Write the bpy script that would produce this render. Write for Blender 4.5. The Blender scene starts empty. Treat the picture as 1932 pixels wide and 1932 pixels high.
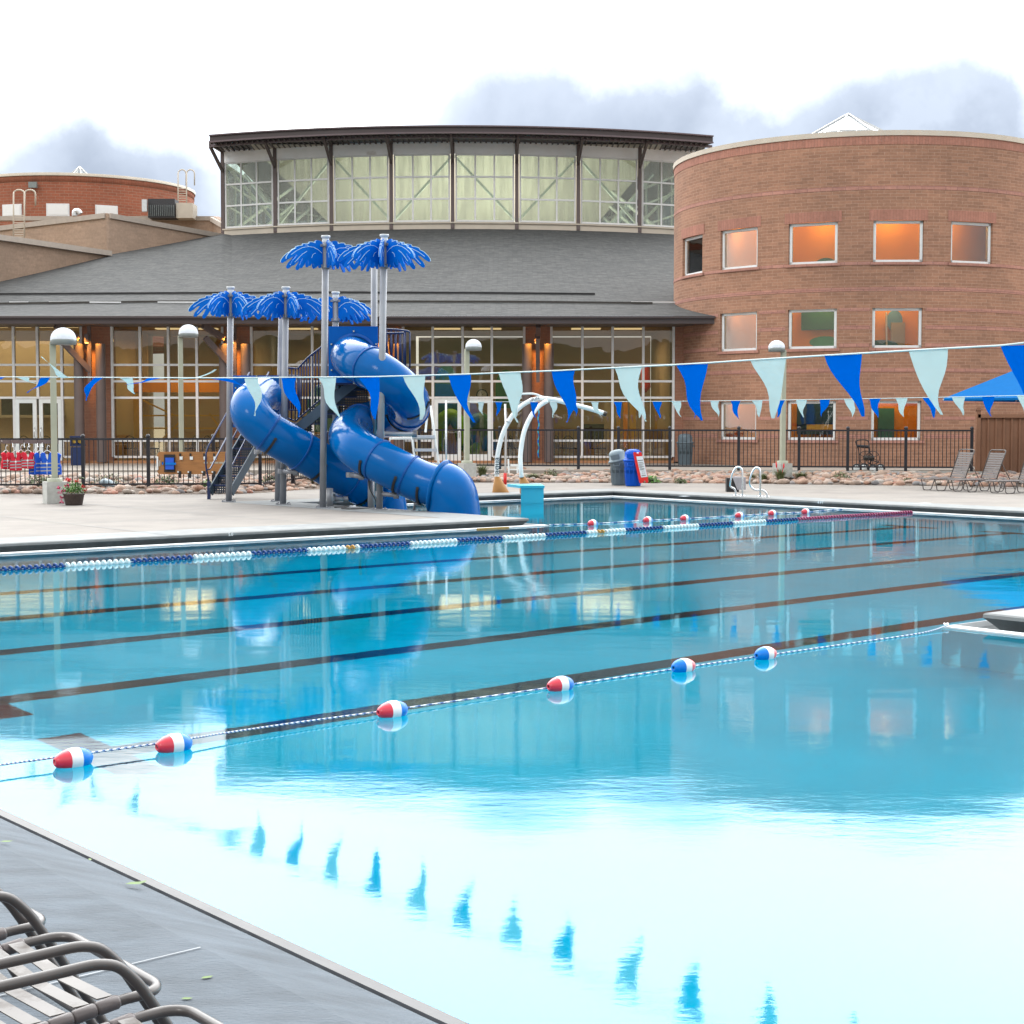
import bpy, math, random
from mathutils import Vector, Matrix
from mathutils.noise import noise as pnoise
R = random.Random(7)
scene = bpy.context.scene
C = scene.collection
# ------------------------------------------------------------------ camera model (measured from pool geometry)
F = 3063.0; EYE = 1.8; PITCH = math.atan(166 / F)
cp, sp = math.cos(PITCH), math.sin(PITCH)
def ray(x, y):
    b = (966 - y) / F
    return Vector(((x - 966) / F, cp + b * sp, b * cp - sp))
def P(x, y, Y):
    r = ray(x, y); return Vector((0, 0, EYE)) + r * (Y / r.y)
def G(x, y, z=0.13):
    r = ray(x, y); return Vector((0, 0, EYE)) + r * ((z - EYE) / r.z)
def zat(y, Y): return P(966, y, Y).z
UX, VX = Vector((.769, .639, 0)), Vector((-.639, .769, 0))
def W(u, v, z=0.0): return UX * u + VX * v + Vector((0, 0, z))

# ------------------------------------------------------------------ mesh builder
class MB:
    def __init__(s): s.v = []; s.f = []; s.m = []; s.s = []
    def add(s, vs, fs, smooth=False, mi=0):
        o = len(s.v); s.v += [Vector(v) for v in vs]
        for f in fs: s.f.append([i + o for i in f]); s.m.append(mi); s.s.append(smooth)
        return s
    def box(s, c, d, rz=0, mi=0, M=None):
        x, y, z = d[0] / 2, d[1] / 2, d[2] / 2
        vs = [Vector(p) for p in ((-x,-y,-z),(x,-y,-z),(x,y,-z),(-x,y,-z),(-x,-y,z),(x,-y,z),(x,y,z),(-x,y,z))]
        m = M if M is not None else Matrix.Rotation(rz, 3, 'Z')
        vs = [m @ v + Vector(c) for v in vs]
        return s.add(vs, [(3,2,1,0),(4,5,6,7),(0,1,5,4),(1,2,6,5),(2,3,7,6),(3,0,4,7)], False, mi)
    def bar(s, a, b, w, h, up=(0, 0, 1), mi=0):
        a, b = Vector(a), Vector(b); d = b - a; L = d.length
        if L < 1e-6: return s
        d.normalize(); u = Vector(up); x = d.cross(u)
        if x.length < 1e-4: x = d.cross(Vector((1, 0, 0)))
        x.normalize(); u = x.cross(d)
        vs = []
        for p in (a, b):
            for sx, su in ((-1,-1),(1,-1),(1,1),(-1,1)): vs.append(p + x * w / 2 * sx + u * h / 2 * su)
        return s.add(vs, [(0,1,2,3),(7,6,5,4),(0,4,5,1),(1,5,6,2),(2,6,7,3),(3,7,4,0)], False, mi)
    def tube(s, pts, r, n=10, cap=True, rs=None, closed=False, mi=0, mf=None, smooth=True):
        pts = [Vector(p) for p in pts]; N = len(pts); vs = []; fs = []; ms = []
        T = []
        for i in range(N):
            a = pts[(i - 1) % N] if (closed or i > 0) else pts[i]
            b = pts[(i + 1) % N] if (closed or i < N - 1) else pts[i]
            t = b - a; T.append(t.normalized() if t.length > 1e-9 else Vector((0, 0, 1)))
        ref = Vector((0, 0, 1)) if abs(T[0].z) < .9 else Vector((1, 0, 0))
        x = T[0].cross(ref).normalized()
        for i in range(N):
            x = (x - T[i] * x.dot(T[i]))
            if x.length < 1e-6: x = T[i].cross(Vector((.3, .5, .8)))
            x.normalize(); y = T[i].cross(x)
            rr = rs[i] if rs else r
            for k in range(n):
                a = 2 * math.pi * k / n; vs.append(pts[i] + (x * math.cos(a) + y * math.sin(a)) * rr)
        for i in range(N if closed else N - 1):
            for k in range(n):
                j = (i + 1) % N
                fs.append((i * n + k, j * n + k, j * n + (k + 1) % n, i * n + (k + 1) % n)); ms.append(mf(i, k) if mf else mi)
        if cap and not closed:
            fs.append(tuple(range(n))); ms.append(mi); fs.append(tuple((N - 1) * n + k for k in reversed(range(n)))); ms.append(mi)
        o = len(s.v); s.v += vs
        for f, q in zip(fs, ms): s.f.append([i + o for i in f]); s.m.append(q); s.s.append(smooth and len(f) == 4)
        return s
    def lathe(s, prof, c=(0,0,0), n=24, M=None, mi=0, smooth=True, a0=0, a1=2 * math.pi):
        c = Vector(c); vs = []; fs = []; full = abs(a1 - a0 - 2 * math.pi) < 1e-6
        K = n if full else n + 1
        for r, z in prof:
            for k in range(K):
                a = a0 + (a1 - a0) * k / n; p = Vector((r * math.cos(a), r * math.sin(a), z))
                if M is not None: p = M @ p
                vs.append(p + c)
        for i in range(len(prof) - 1):
            for k in range(n):
                k2 = (k + 1) % K
                fs.append((i * K + k, i * K + k2, (i + 1) * K + k2, (i + 1) * K + k))
        return s.add(vs, fs, smooth, mi)
    def cyl(s, a, b, r, n=12, mi=0): return s.tube([a, b], r, n, True, mi=mi)
    def prism(s, poly, o, ex, ey, th, mi=0):
        o, ex, ey = Vector(o), Vector(ex), Vector(ey); nz = ex.cross(ey).normalized() * th / 2; n = len(poly)
        vs = [o + ex * p[0] + ey * p[1] + nz for p in poly] + [o + ex * p[0] + ey * p[1] - nz for p in poly]
        fs = [tuple(range(n)), tuple(range(2 * n - 1, n - 1, -1))] + [(i, i + n, (i + 1) % n + n, (i + 1) % n) for i in range(n)]
        return s.add(vs, fs, False, mi)
    def quad(s, a, b, c, d, mi=0): return s.add([a, b, c, d], [(0, 1, 2, 3)], False, mi)
    def build(s, name, mat, parent=None, kind=None):
        me = bpy.data.meshes.new(name); off = Vector((0, 0, 0))
        if parent is not None:
            p = parent
            while p: off = off + p.location; p = p.parent
        elif s.v and kind is None:
            xs = [v.x for v in s.v]; ys = [v.y for v in s.v]
            off = Vector(((min(xs) + max(xs)) / 2, (min(ys) + max(ys)) / 2, min(v.z for v in s.v)))
        me.from_pydata([tuple(v - off) for v in s.v], [], s.f)
        for m in (mat if isinstance(mat, (list, tuple)) else [mat]): me.materials.append(m)
        me.polygons.foreach_set('material_index', s.m); me.polygons.foreach_set('use_smooth', s.s); me.update()
        ob = bpy.data.objects.new(name, me); C.objects.link(ob)
        if parent is not None: ob.parent = parent
        else: ob.location = off
        if kind: ob['kind'] = kind
        return ob
def tag(o, label, cat, group=None):
    o['label'] = label; o['category'] = cat
    if group: o['group'] = group
    return o
def thing(name, label, cat, loc=(0, 0, 0), group=None):
    o = bpy.data.objects.new(name, None); C.objects.link(o); o.location = loc; o.empty_display_size = .2
    return tag(o, label, cat, group)
def copy_tree(o, parent=None):
    c = o.copy(); C.objects.link(c)
    if parent is not None: c.parent = parent
    for ch in list(o.children): copy_tree(ch, c)
    return c
def bez(pts, k=8):
    "Catmull-Rom through points"
    pts = [Vector(p) for p in pts]; out = []
    for i in range(len(pts) - 1):
        p0 = pts[max(i - 1, 0)]; p1 = pts[i]; p2 = pts[i + 1]; p3 = pts[min(i + 2, len(pts) - 1)]
        for j in range(k):
            t = j / k
            out.append(.5 * ((2 * p1) + (p2 - p0) * t + (2 * p0 - 5 * p1 + 4 * p2 - p3) * t * t + (3 * p1 - p0 - 3 * p2 + p3) * t ** 3))
    out.append(pts[-1]); return out

# ------------------------------------------------------------------ materials
def newmat(name):
    m = bpy.data.materials.new(name); m.use_nodes = True; nt = m.node_tree; nt.nodes.clear()
    o = nt.nodes.new('ShaderNodeOutputMaterial'); return m, nt, o
def N(nt, t, **kw):
    n = nt.nodes.new('ShaderNode' + t)
    for k, v in kw.items():
        if k.startswith('i_'): n.inputs[k[2:].replace('_', ' ')].default_value = v
        else: setattr(n, k, v)
    return n
def L(nt, a, b): nt.links.new(a, b)
def c4(c): return (c[0], c[1], c[2], 1)
def noisetex(nt, scale, detail=4, vec=None, rough=.55):
    n = N(nt, 'TexNoise'); n.inputs['Scale'].default_value = scale; n.inputs['Detail'].default_value = detail; n.inputs['Roughness'].default_value = rough
    if vec is None:
        tc = N(nt, 'TexCoord'); vec = tc.outputs['Object']
    L(nt, vec, n.inputs['Vector']); return n
def ramp(nt, fac, stops):
    r = N(nt, 'ValToRGB'); e = r.color_ramp.elements
    while len(e) < len(stops): e.new(.5)
    for i, (p, c) in enumerate(stops): e[i].position = p; e[i].color = c4(c) if len(c) == 3 else c
    L(nt, fac, r.inputs[0]); return r
def mat(name, col, rough=.6, metal=0., var=.12, vs=6., bump=0., bs=60., spec=.5, var2=None, coat=0., mapping=None, island=0.):
    m, nt, o = newmat(name); b = N(nt, 'BsdfPrincipled'); b.inputs['Roughness'].default_value = rough; b.inputs['Metallic'].default_value = metal
    b.inputs['Specular IOR Level'].default_value = spec; b.inputs['Coat Weight'].default_value = coat
    vec = None
    if mapping:
        tc = N(nt, 'TexCoord'); mp = N(nt, 'Mapping'); mp.inputs['Scale'].default_value = mapping[0]; mp.inputs['Rotation'].default_value = mapping[1]
        L(nt, tc.outputs['Object'], mp.inputs['Vector']); vec = mp.outputs['Vector']
    n = noisetex(nt, vs, 5, vec)
    lo = tuple(max(0, c * (1 - var)) for c in col); hi = tuple(min(1, c * (1 + var)) for c in col)
    r = ramp(nt, n.outputs['Fac'], [(.3, lo), (.7, hi)]); out = r.outputs['Color']
    if var2:  # second colour by large noise (stains)
        n2 = noisetex(nt, var2[1], 6, vec, .65); r2 = ramp(nt, n2.outputs['Fac'], [(var2[2], (0,0,0)), (var2[3], (1,1,1))])
        mx = N(nt, 'MixRGB'); L(nt, r2.outputs['Color'], mx.inputs['Fac']); L(nt, out, mx.inputs['Color1']); mx.inputs['Color2'].default_value = c4(var2[0]); out = mx.outputs['Color']
    if island:
        ge = N(nt, 'NewGeometry'); rr = ramp(nt, ge.outputs['Random Per Island'], [(0, (1 - island,) * 3), (1, (1 + island,) * 3)])
        mx = N(nt, 'MixRGB'); mx.blend_type = 'MULTIPLY'; mx.inputs['Fac'].default_value = 1; L(nt, out, mx.inputs['Color1']); L(nt, rr.outputs['Color'], mx.inputs['Color2']); out = mx.outputs['Color']
    L(nt, out, b.inputs['Base Color'])
    if bump:
        n3 = noisetex(nt, bs, 4, vec); bp = N(nt, 'Bump'); bp.inputs['Strength'].default_value = bump; bp.inputs['Distance'].default_value = .01
        L(nt, n3.outputs['Fac'], bp.inputs['Height']); L(nt, bp.outputs['Normal'], b.inputs['Normal'])
    L(nt, b.outputs['BSDF'], o.inputs['Surface']); return m
def wallvec(nt, mode, a=0.):
    tc = N(nt, 'TexCoord'); sx = N(nt, 'SeparateXYZ'); L(nt, tc.outputs['Object'], sx.inputs[0]); cb = N(nt, 'CombineXYZ')
    if mode == 'cyl':
        at = N(nt, 'Math', operation='ARCTAN2'); L(nt, sx.outputs['X'], at.inputs[0])
        ng = N(nt, 'Math', operation='MULTIPLY'); ng.inputs[1].default_value = -1; L(nt, sx.outputs['Y'], ng.inputs[0]); L(nt, ng.outputs[0], at.inputs[1])
        ml = N(nt, 'Math', operation='MULTIPLY'); ml.inputs[1].default_value = a; L(nt, at.outputs[0], ml.inputs[0]); L(nt, ml.outputs[0], cb.inputs[0])
    else:
        m1 = N(nt, 'Math', operation='MULTIPLY'); m1.inputs[1].default_value = math.cos(a); L(nt, sx.outputs['X'], m1.inputs[0])
        m2 = N(nt, 'Math', operation='MULTIPLY'); m2.inputs[1].default_value = math.sin(a); L(nt, sx.outputs['Y'], m2.inputs[0])
        ad = N(nt, 'Math', operation='ADD'); L(nt, m1.outputs[0], ad.inputs[0]); L(nt, m2.outputs[0], ad.inputs[1]); L(nt, ad.outputs[0], cb.inputs[0])
    L(nt, sx.outputs['Z'], cb.inputs[1]); return cb.outputs[0], tc
def brick(name, c1, c2, mortar, mode='flat', a=0., bw=.40, bh=.10, ms=.006, soldier=False, bands=None, bandcol=None, z0=0.):
    m, nt, o = newmat(name); b = N(nt, 'BsdfPrincipled'); b.inputs['Roughness'].default_value = .85; b.inputs['Specular IOR Level'].default_value = .25
    vec, tc = wallvec(nt, mode, a); t = N(nt, 'TexBrick')
    if soldier: bw, bh = .10, .45; t.offset = 0.0
    t.inputs['Scale'].default_value = 1; t.inputs['Brick Width'].default_value = bw; t.inputs['Row Height'].default_value = bh
    t.inputs['Mortar Size'].default_value = ms; t.inputs['Mortar Smooth'].default_value = .3; t.inputs['Bias'].default_value = 0
    t.inputs['Color1'].default_value = c4(c1); t.inputs['Color2'].default_value = c4(c2); t.inputs['Mortar'].default_value = c4(mortar)
    L(nt, vec, t.inputs['Vector'])
    n = noisetex(nt, .35, 6, tc.outputs['Object'], .6); r = ramp(nt, n.outputs['Fac'], [(.3, (.84, .85, .86)), (.7, (1.1, 1.07, 1.05))])
    mx = N(nt, 'MixRGB'); mx.blend_type = 'MULTIPLY'; mx.inputs['Fac'].default_value = 1; L(nt, t.outputs['Color'], mx.inputs['Color1']); L(nt, r.outputs['Color'], mx.inputs['Color2'])
    n2 = noisetex(nt, 9, 5, tc.outputs['Object'], .7); r2 = ramp(nt, n2.outputs['Fac'], [(.3, (.86,) * 3), (.7, (1.12,) * 3)])
    m2 = N(nt, 'MixRGB'); m2.blend_type = 'MULTIPLY'; m2.inputs['Fac'].default_value = 1; L(nt, mx.outputs['Color'], m2.inputs['Color1']); L(nt, r2.outputs['Color'], m2.inputs['Color2'])
    L(nt, m2.outputs['Color'], b.inputs['Base Color'])
    bp = N(nt, 'Bump'); bp.inputs['Strength'].default_value = .5; bp.inputs['Distance'].default_value = .01; bp.invert = True
    L(nt, t.outputs['Fac'], bp.inputs['Height']); L(nt, bp.outputs['Normal'], b.inputs['Normal'])
    L(nt, b.outputs['BSDF'], o.inputs['Surface']); return m
def glassmat(name, tint, rough=.0, boost=0.04, ior=1.5, dirt_haze=0.0):
    m, nt, o = newmat(name); tr = N(nt, 'BsdfTransparent'); tr.inputs['Color'].default_value = c4(tint)
    gl = N(nt, 'BsdfGlossy'); gl.inputs['Roughness'].default_value = rough; gl.inputs['Color'].default_value = (.95, .97, 1, 1)
    fr = N(nt, 'Fresnel'); fr.inputs['IOR'].default_value = ior; ad = N(nt, 'Math', operation='ADD'); ad.inputs[1].default_value = boost
    L(nt, fr.outputs[0], ad.inputs[0]); mx = N(nt, 'MixShader'); L(nt, ad.outputs[0], mx.inputs[0]); L(nt, tr.outputs[0], mx.inputs[1]); L(nt, gl.outputs[0], mx.inputs[2])
    n = noisetex(nt, .8, 2); bp = N(nt, 'Bump'); bp.inputs['Strength'].default_value = .06; bp.inputs['Distance'].default_value = .05; L(nt, n.outputs['Fac'], bp.inputs['Height']); L(nt, bp.outputs[0], gl.inputs['Normal'])
    out = mx.outputs[0]
    if dirt_haze:  # streaky pale film that also paints haze into the pane
        df = N(nt, 'BsdfDiffuse'); df.inputs['Color'].default_value = (.5, .5, .45, 1); tc = N(nt, 'TexCoord'); mp = N(nt, 'Mapping'); mp.inputs['Scale'].default_value = (3, 3, .25)
        L(nt, tc.outputs['Object'], mp.inputs[0]); n4 = noisetex(nt, 1.4, 6, mp.outputs[0], .7); r4 = ramp(nt, n4.outputs['Fac'], [(.4, (dirt_haze * .3,) * 3), (.75, (dirt_haze,) * 3)])
        m3 = N(nt, 'MixShader'); L(nt, r4.outputs['Color'], m3.inputs[0]); L(nt, out, m3.inputs[1]); L(nt, df.outputs[0], m3.inputs[2]); out = m3.outputs[0]
    L(nt, out, o.inputs['Surface']); return m
def emis(name, col, st):
    m, nt, o = newmat(name); e = N(nt, 'Emission'); e.inputs[0].default_value = c4(col); e.inputs[1].default_value = st; L(nt, e.outputs[0], o.inputs[0]); return m

def cloth(name, col):
    m, nt, o = newmat(name); d = N(nt, 'BsdfDiffuse'); d.inputs[0].default_value = c4(col); t = N(nt, 'BsdfTranslucent'); t.inputs[0].default_value = c4(col)
    n = noisetex(nt, 30, 2); r = ramp(nt, n.outputs['Fac'], [(.3, (.3,) * 3), (.7, (.42,) * 3)]); mx = N(nt, 'MixShader'); L(nt, r.outputs[0], mx.inputs[0]); L(nt, d.outputs[0], mx.inputs[1]); L(nt, t.outputs[0], mx.inputs[2]); L(nt, mx.outputs[0], o.inputs[0]); return m
M = {}
M['white'] = mat('white_paint', (.74, .79, .8), .4, var=.05)
M['frame'] = mat('white_window_frame', (.72, .73, .74), .45, var=.06)
M['alu'] = mat('aluminium', (.62, .64, .66), .35, metal=.6, var=.08)
M['steel'] = mat('stainless', (.72, .74, .76), .18, metal=1, var=.05)
M['polegrey'] = mat('galvanised_pole', (.24, .255, .285), .45, metal=.25, var=.12, vs=3)
M['capgrey'] = mat('pole_cap', (.55, .58, .6), .4, var=.05)
M['slide'] = mat('blue_plastic_tube', (.0, .1, .34), .12, var=.16, vs=1.2, coat=0., spec=.14)
M['seam'] = mat('tube_seam', (.0, .07, .3), .3, var=.1, spec=.2)
M['panel'] = mat('blue_panel', (.0, .1, .4), .5, var=.1, vs=2, spec=.12)
M['leaf'] = mat('blue_palm_plastic', (.0, .13, .55), .45, var=.2, vs=3, spec=.1)
M['vein'] = mat('pale_engraving', (.6, .82, .85), .5, var=.03)
M['navy'] = mat('navy_powdercoat', (.005, .02, .09), .35, var=.15)
M['stringer'] = mat('slate_blue_steel', (.05, .085, .12), .45, var=.15)
M['blacksteel'] = mat('black_fence_paint', (.012, .013, .02), .35, var=.2)
M['brown'] = mat('brown_metal', (.12, .09, .088), .5, var=.1)
M['fascia'] = mat('dark_brown_fascia', (.055, .04, .042), .45, var=.12, vs=1)
M['soffit'] = mat('corrugated_soffit', (.09, .075, .07), .6, var=.1)
M['column'] = mat('brown_column', (.13, .1, .095), .55, var=.1, vs=2)
M['cream'] = mat('cream_cladding', (.55, .49, .41), .7, var=.07, vs=1.5)
M['whiteclad'] = mat('white_cladding', (.93, .94, .96), .6, var=.04, vs=2, var2=((.45, .42, .38), .9, .6, .8))
M['concrete'] = mat('deck_concrete', (.255, .237, .218), .85, var=.07, vs=1.2, bump=.25, bs=90, spec=.25, var2=((.215, .2, .188), .8, .45, .65))
M['coping'] = mat('coping_concrete', (.23, .245, .25), .75, var=.18, vs=3, bump=.1, bs=60, spec=.3)
M['nearcon'] = mat('near_grey_concrete', (.072, .092, .114), .7, var=.28, vs=3.2, bump=.7, bs=42, spec=.4, var2=((.085, .105, .128), 2.5, .5, .75), mapping=((1, 3.2, 1), (0, 0, -.5)))  # near deck colour, darker and bluer than the rest of the deck
M['nearlip'] = mat('grey_gutter_lip', (.1, .1, .103), .5, var=.12, vs=5, bump=.1)
M['lip'] = mat('white_steel_lip', (.5, .53, .55), .35, var=.08)
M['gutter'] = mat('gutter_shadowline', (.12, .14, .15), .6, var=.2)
M['plinth'] = mat('cast_concrete', (.42, .43, .41), .9, var=.12, vs=10, bump=.3, bs=60)
M['patio'] = mat('patio_concrete', (.3, .27, .24), .85, var=.08, vs=1, spec=.2)
M['ground'] = mat('ground_soil', (.16, .14, .1), .95, var=.2, vs=.5)
M['sage'] = mat('sage_green_pole', (.36, .38, .3), .55, var=.08, vs=4, bump=.1, bs=120)
M['dome'] = cloth('white_acrylic_dome', (.86, .91, .97))
M['lampgrey'] = mat('lamp_collar', (.2, .23, .23), .45, var=.1)
M['rock'] = None
M['green'] = mat('shrub_leaf', (.07, .12, .035), .6, var=.35, vs=8, island=.4)
M['green2'] = mat('grass_blade', (.12, .15, .06), .6, var=.35, vs=6, island=.45)
M['green3'] = mat('pot_foliage', (.08, .22, .03), .5, var=.3, vs=9, island=.4)
M['flower'] = mat('magenta_petals', (.5, .02, .12), .5, var=.3, vs=20, island=.4)
M['flower2'] = mat('red_petals', (.6, .03, .04), .5, var=.3, vs=20, island=.3)
M['wicker'] = mat('wicker', (.05, .035, .03), .7, var=.3, vs=30, bump=.6, bs=80)
M['terra'] = mat('ochre_cone', (.36, .17, .04), .55, var=.15, vs=4)
M['aqua'] = mat('cyan_fibreglass', (.03, .42, .6), .4, var=.06, vs=2)
M['bingrey'] = mat('grey_bin_plastic', (.1, .14, .17), .5, var=.12, vs=4, bump=.1)
M['bingrey2'] = mat('grey_bin_lid', (.17, .23, .27), .45, var=.1, vs=4)
M['binblue'] = mat('blue_bin_plastic', (.0, .075, .48), .4, var=.12, vs=4, spec=.2)
M['red'] = mat('red_plastic', (.62, .015, .012), .4, var=.08)
M['paper'] = mat('sign_paper', (.62, .68, .74), .5, var=.03)
M['ink'] = mat('sign_ink', (.03, .03, .035), .6, var=.05)
M['chaise'] = mat('bronze_tube', (.06, .052, .05), .33, var=.1, coat=.2)
M['strap'] = mat('vinyl_strap', (.11, .1, .094), .38, var=.12, vs=6, var2=((.05, .038, .03), 7, .5, .56))
M['strapfar'] = mat('vinyl_strap_far', (.095, .08, .077), .5, var=.1)
M['wrap'] = mat('strap_wrap', (.1, .085, .085), .35, var=.15)
M['rope1'] = mat('rope_white', (.7, .76, .8), .6, var=.05); M['rope2'] = mat('rope_blue', (.02, .1, .3), .6, var=.1)
M['fred'] = mat('float_red', (.6, .02, .05), .3, var=.1, coat=.3); M['fwhite'] = mat('float_white', (.75, .76, .78), .3, var=.04, coat=.3); M['fblue'] = mat('float_blue', (.0, .17, .6), .3, var=.1, spec=.3)
M['dnavy'] = mat('disc_navy', (.0, .045, .2), .35, var=.2, spec=.2); M['dwhite'] = mat('disc_white', (.62, .74, .77), .35, var=.06); M['dmaroon'] = mat('disc_maroon', (.26, .01, .09), .35, var=.15); M['dgold'] = mat('disc_gold', (.4, .22, .03), .35, var=.1)
M['pblue'] = cloth('pennant_blue', (.0, .09, .46)); M['pwhite'] = cloth('pennant_white', (.38, .5, .51)); M['cord'] = mat('pennant_cord', (.6, .68, .68), .6, var=.05)
M['ply'] = mat('varnished_plywood', (.34, .15, .045), .45, var=.18, vs=3, mapping=((1, 1, 9), (0, 0, 0)))
M['padblack'] = mat('black_pad', (.01, .01, .012), .5, var=.1); M['padblue'] = mat('blue_pad', (.01, .1, .6), .5, var=.1)
M['vred'] = mat('vest_red', (.55, .005, .03), .7, var=.15, vs=12, bump=.3, bs=40); M['vblue'] = mat('vest_blue', (.0, .08, .5), .8, var=.15, vs=12, bump=.3, bs=40); M['vstrap'] = mat('vest_strap', (.3, .3, .33), .6, var=.1)
M['canopy'] = mat('blue_canopy', (.0, .115, .36), .75, var=.05, spec=.08)
M['woodfence'] = mat('tan_screen_boards', (.24, .12, .07), .7, var=.1, vs=2)
M['tyre'] = mat('black_rubber', (.015, .016, .02), .6, var=.1)
M['beige'] = mat('interior_block', (.5, .41, .29), .8, var=.05, vs=1)
M['orange'] = mat('interior_orange', (.9, .36, .02), .7, var=.05, vs=1)
M['teal'] = mat('interior_teal', (.03, .18, .2), .6, var=.1)
M['igreen'] = mat('interior_green_plastic', (.2, .5, .02), .4, var=.15); M['idgreen'] = mat('interior_dark_green', (.02, .16, .06), .45, var=.15)
M['ifloor'] = mat('interior_floor', (.3, .22, .12), .35, var=.1, vs=1)
M['iceil'] = mat('interior_ceiling', (.42, .38, .3), .8, var=.05)
M['dark'] = mat('dark_furniture', (.04, .035, .03), .5, var=.2)
M['yellow'] = mat('interior_yellow', (.65, .42, .06), .6, var=.08)
M['roomceil'] = mat('pale_green_steel', (.78, .84, .78), .5, var=.05)
M['deckrib'] = mat('tan_roof_deck', (.5, .46, .39), .7, var=.04, vs=1)
M['hvac'] = mat('hvac_coil', (.035, .035, .04), .6, var=.3, vs=20)
M['leaflet'] = mat('fallen_leaf', (.09, .16, .03), .6, var=.2, vs=20)
M['glass'] = glassmat('storefront_glass', (.86, .8, .68), boost=.022, dirt_haze=.012)
M['cglass'] = glassmat('clerestory_glass', (.84, .92, .84), boost=.03, dirt_haze=.42)  # heavy pale film lightens these panes, standing in for light inside
M['tglass'] = glassmat('tower_glass', (.93, .9, .84), boost=.02)
M['skyglass'] = glassmat('skylight_glass', (.8, .85, .9), boost=-.03)
M['lightpanel'] = emis('ceiling_light_panel', (1, .85, .55), 1.8)
M['sconce'] = emis('sconce_lens', (1, .5, .12), 12.)
M['bulb'] = emis('interior_lamp', (1, .9, .6), 4.)
TB = dict(c1=(.38, .208, .138), c2=(.29, .16, .108), mortar=(.46, .3, .22))
def perforated():
    m, nt, o = newmat('perforated_navy_plate'); b = N(nt, 'BsdfPrincipled'); b.inputs['Base Color'].default_value = (.012, .022, .04, 1); b.inputs['Roughness'].default_value = .4
    tc = N(nt, 'TexCoord'); mp = N(nt, 'Mapping'); mp.inputs['Scale'].default_value = (19, 19, 19); mp.inputs['Rotation'].default_value = (math.pi / 2, 0, 0); L(nt, tc.outputs['Object'], mp.inputs[0])
    v = N(nt, 'TexVoronoi'); v.inputs['Scale'].default_value = 1; v.inputs['Randomness'].default_value = 0; v.distance = 'EUCLIDEAN'; v.voronoi_dimensions = '2D'
    L(nt, mp.outputs[0], v.inputs['Vector']); lt = N(nt, 'Math', operation='LESS_THAN'); lt.inputs[1].default_value = .21; L(nt, v.outputs['Distance'], lt.inputs[0])
    tr = N(nt, 'BsdfTransparent'); mx = N(nt, 'MixShader'); L(nt, lt.outputs[0], mx.inputs[0]); L(nt, b.outputs[0], mx.inputs[1]); L(nt, tr.outputs[0], mx.inputs[2]); L(nt, mx.outputs[0], o.inputs[0]); return m
M['perf'] = perforated()
def rockmat():
    m, nt, o = newmat('river_rock'); b = N(nt, 'BsdfPrincipled'); b.inputs['Roughness'].default_value = .75
    ge = N(nt, 'NewGeometry'); r = ramp(nt, ge.outputs['Random Per Island'], [(0, (.28, .15, .1)), (.2, (.36, .24, .18)), (.42, (.24, .2, .17)), (.6, (.4, .27, .2)), (.75, (.16, .16, .17)), (.88, (.42, .37, .32)), (1, (.3, .13, .09))])
    n = noisetex(nt, 14, 5); r2 = ramp(nt, n.outputs['Fac'], [(.3, (.75,) * 3), (.7, (1.2,) * 3)]); mx = N(nt, 'MixRGB'); mx.blend_type = 'MULTIPLY'; mx.inputs[0].default_value = 1
    L(nt, r.outputs[0], mx.inputs[1]); L(nt, r2.outputs[0], mx.inputs[2]); L(nt, mx.outputs[0], b.inputs['Base Color']); L(nt, b.outputs[0], o.inputs[0]); return m
M['rock'] = rockmat()
def shingle():
    m, nt, o = newmat('grey_asphalt_shingle'); b = N(nt, 'BsdfPrincipled'); b.inputs['Roughness'].default_value = .9; b.inputs['Specular IOR Level'].default_value = .15
    tc = N(nt, 'TexCoord'); t = N(nt, 'TexBrick'); t.inputs['Scale'].default_value = 1; t.inputs['Brick Width'].default_value = .38; t.inputs['Row Height'].default_value = .13
    t.inputs['Mortar Size'].default_value = .012; t.inputs['Mortar Smooth'].default_value = .9
    t.inputs['Color1'].default_value = (.098, .1, .1, 1); t.inputs['Color2'].default_value = (.066, .069, .071, 1); t.inputs['Mortar'].default_value = (.06, .06, .06, 1)
    n = noisetex(nt, .4, 3); mxv = N(nt, 'MixRGB'); mxv.inputs[0].default_value = .04; L(nt, tc.outputs['Object'], mxv.inputs[1]); L(nt, n.outputs['Color'], mxv.inputs[2]); L(nt, mxv.outputs[0], t.inputs['Vector'])
    n2 = noisetex(nt, 5, 6, None, .7); r = ramp(nt, n2.outputs['Fac'], [(.25, (.7,) * 3), (.75, (1.3,) * 3)])
    mx = N(nt, 'MixRGB'); mx.blend_type = 'MULTIPLY'; mx.inputs[0].default_value = 1; L(nt, t.outputs['Color'], mx.inputs[1]); L(nt, r.outputs[0], mx.inputs[2]); L(nt, mx.outputs[0], b.inputs['Base Color'])
    L(nt, b.outputs[0], o.inputs[0]); return m
M['shingle'] = shingle()
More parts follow.
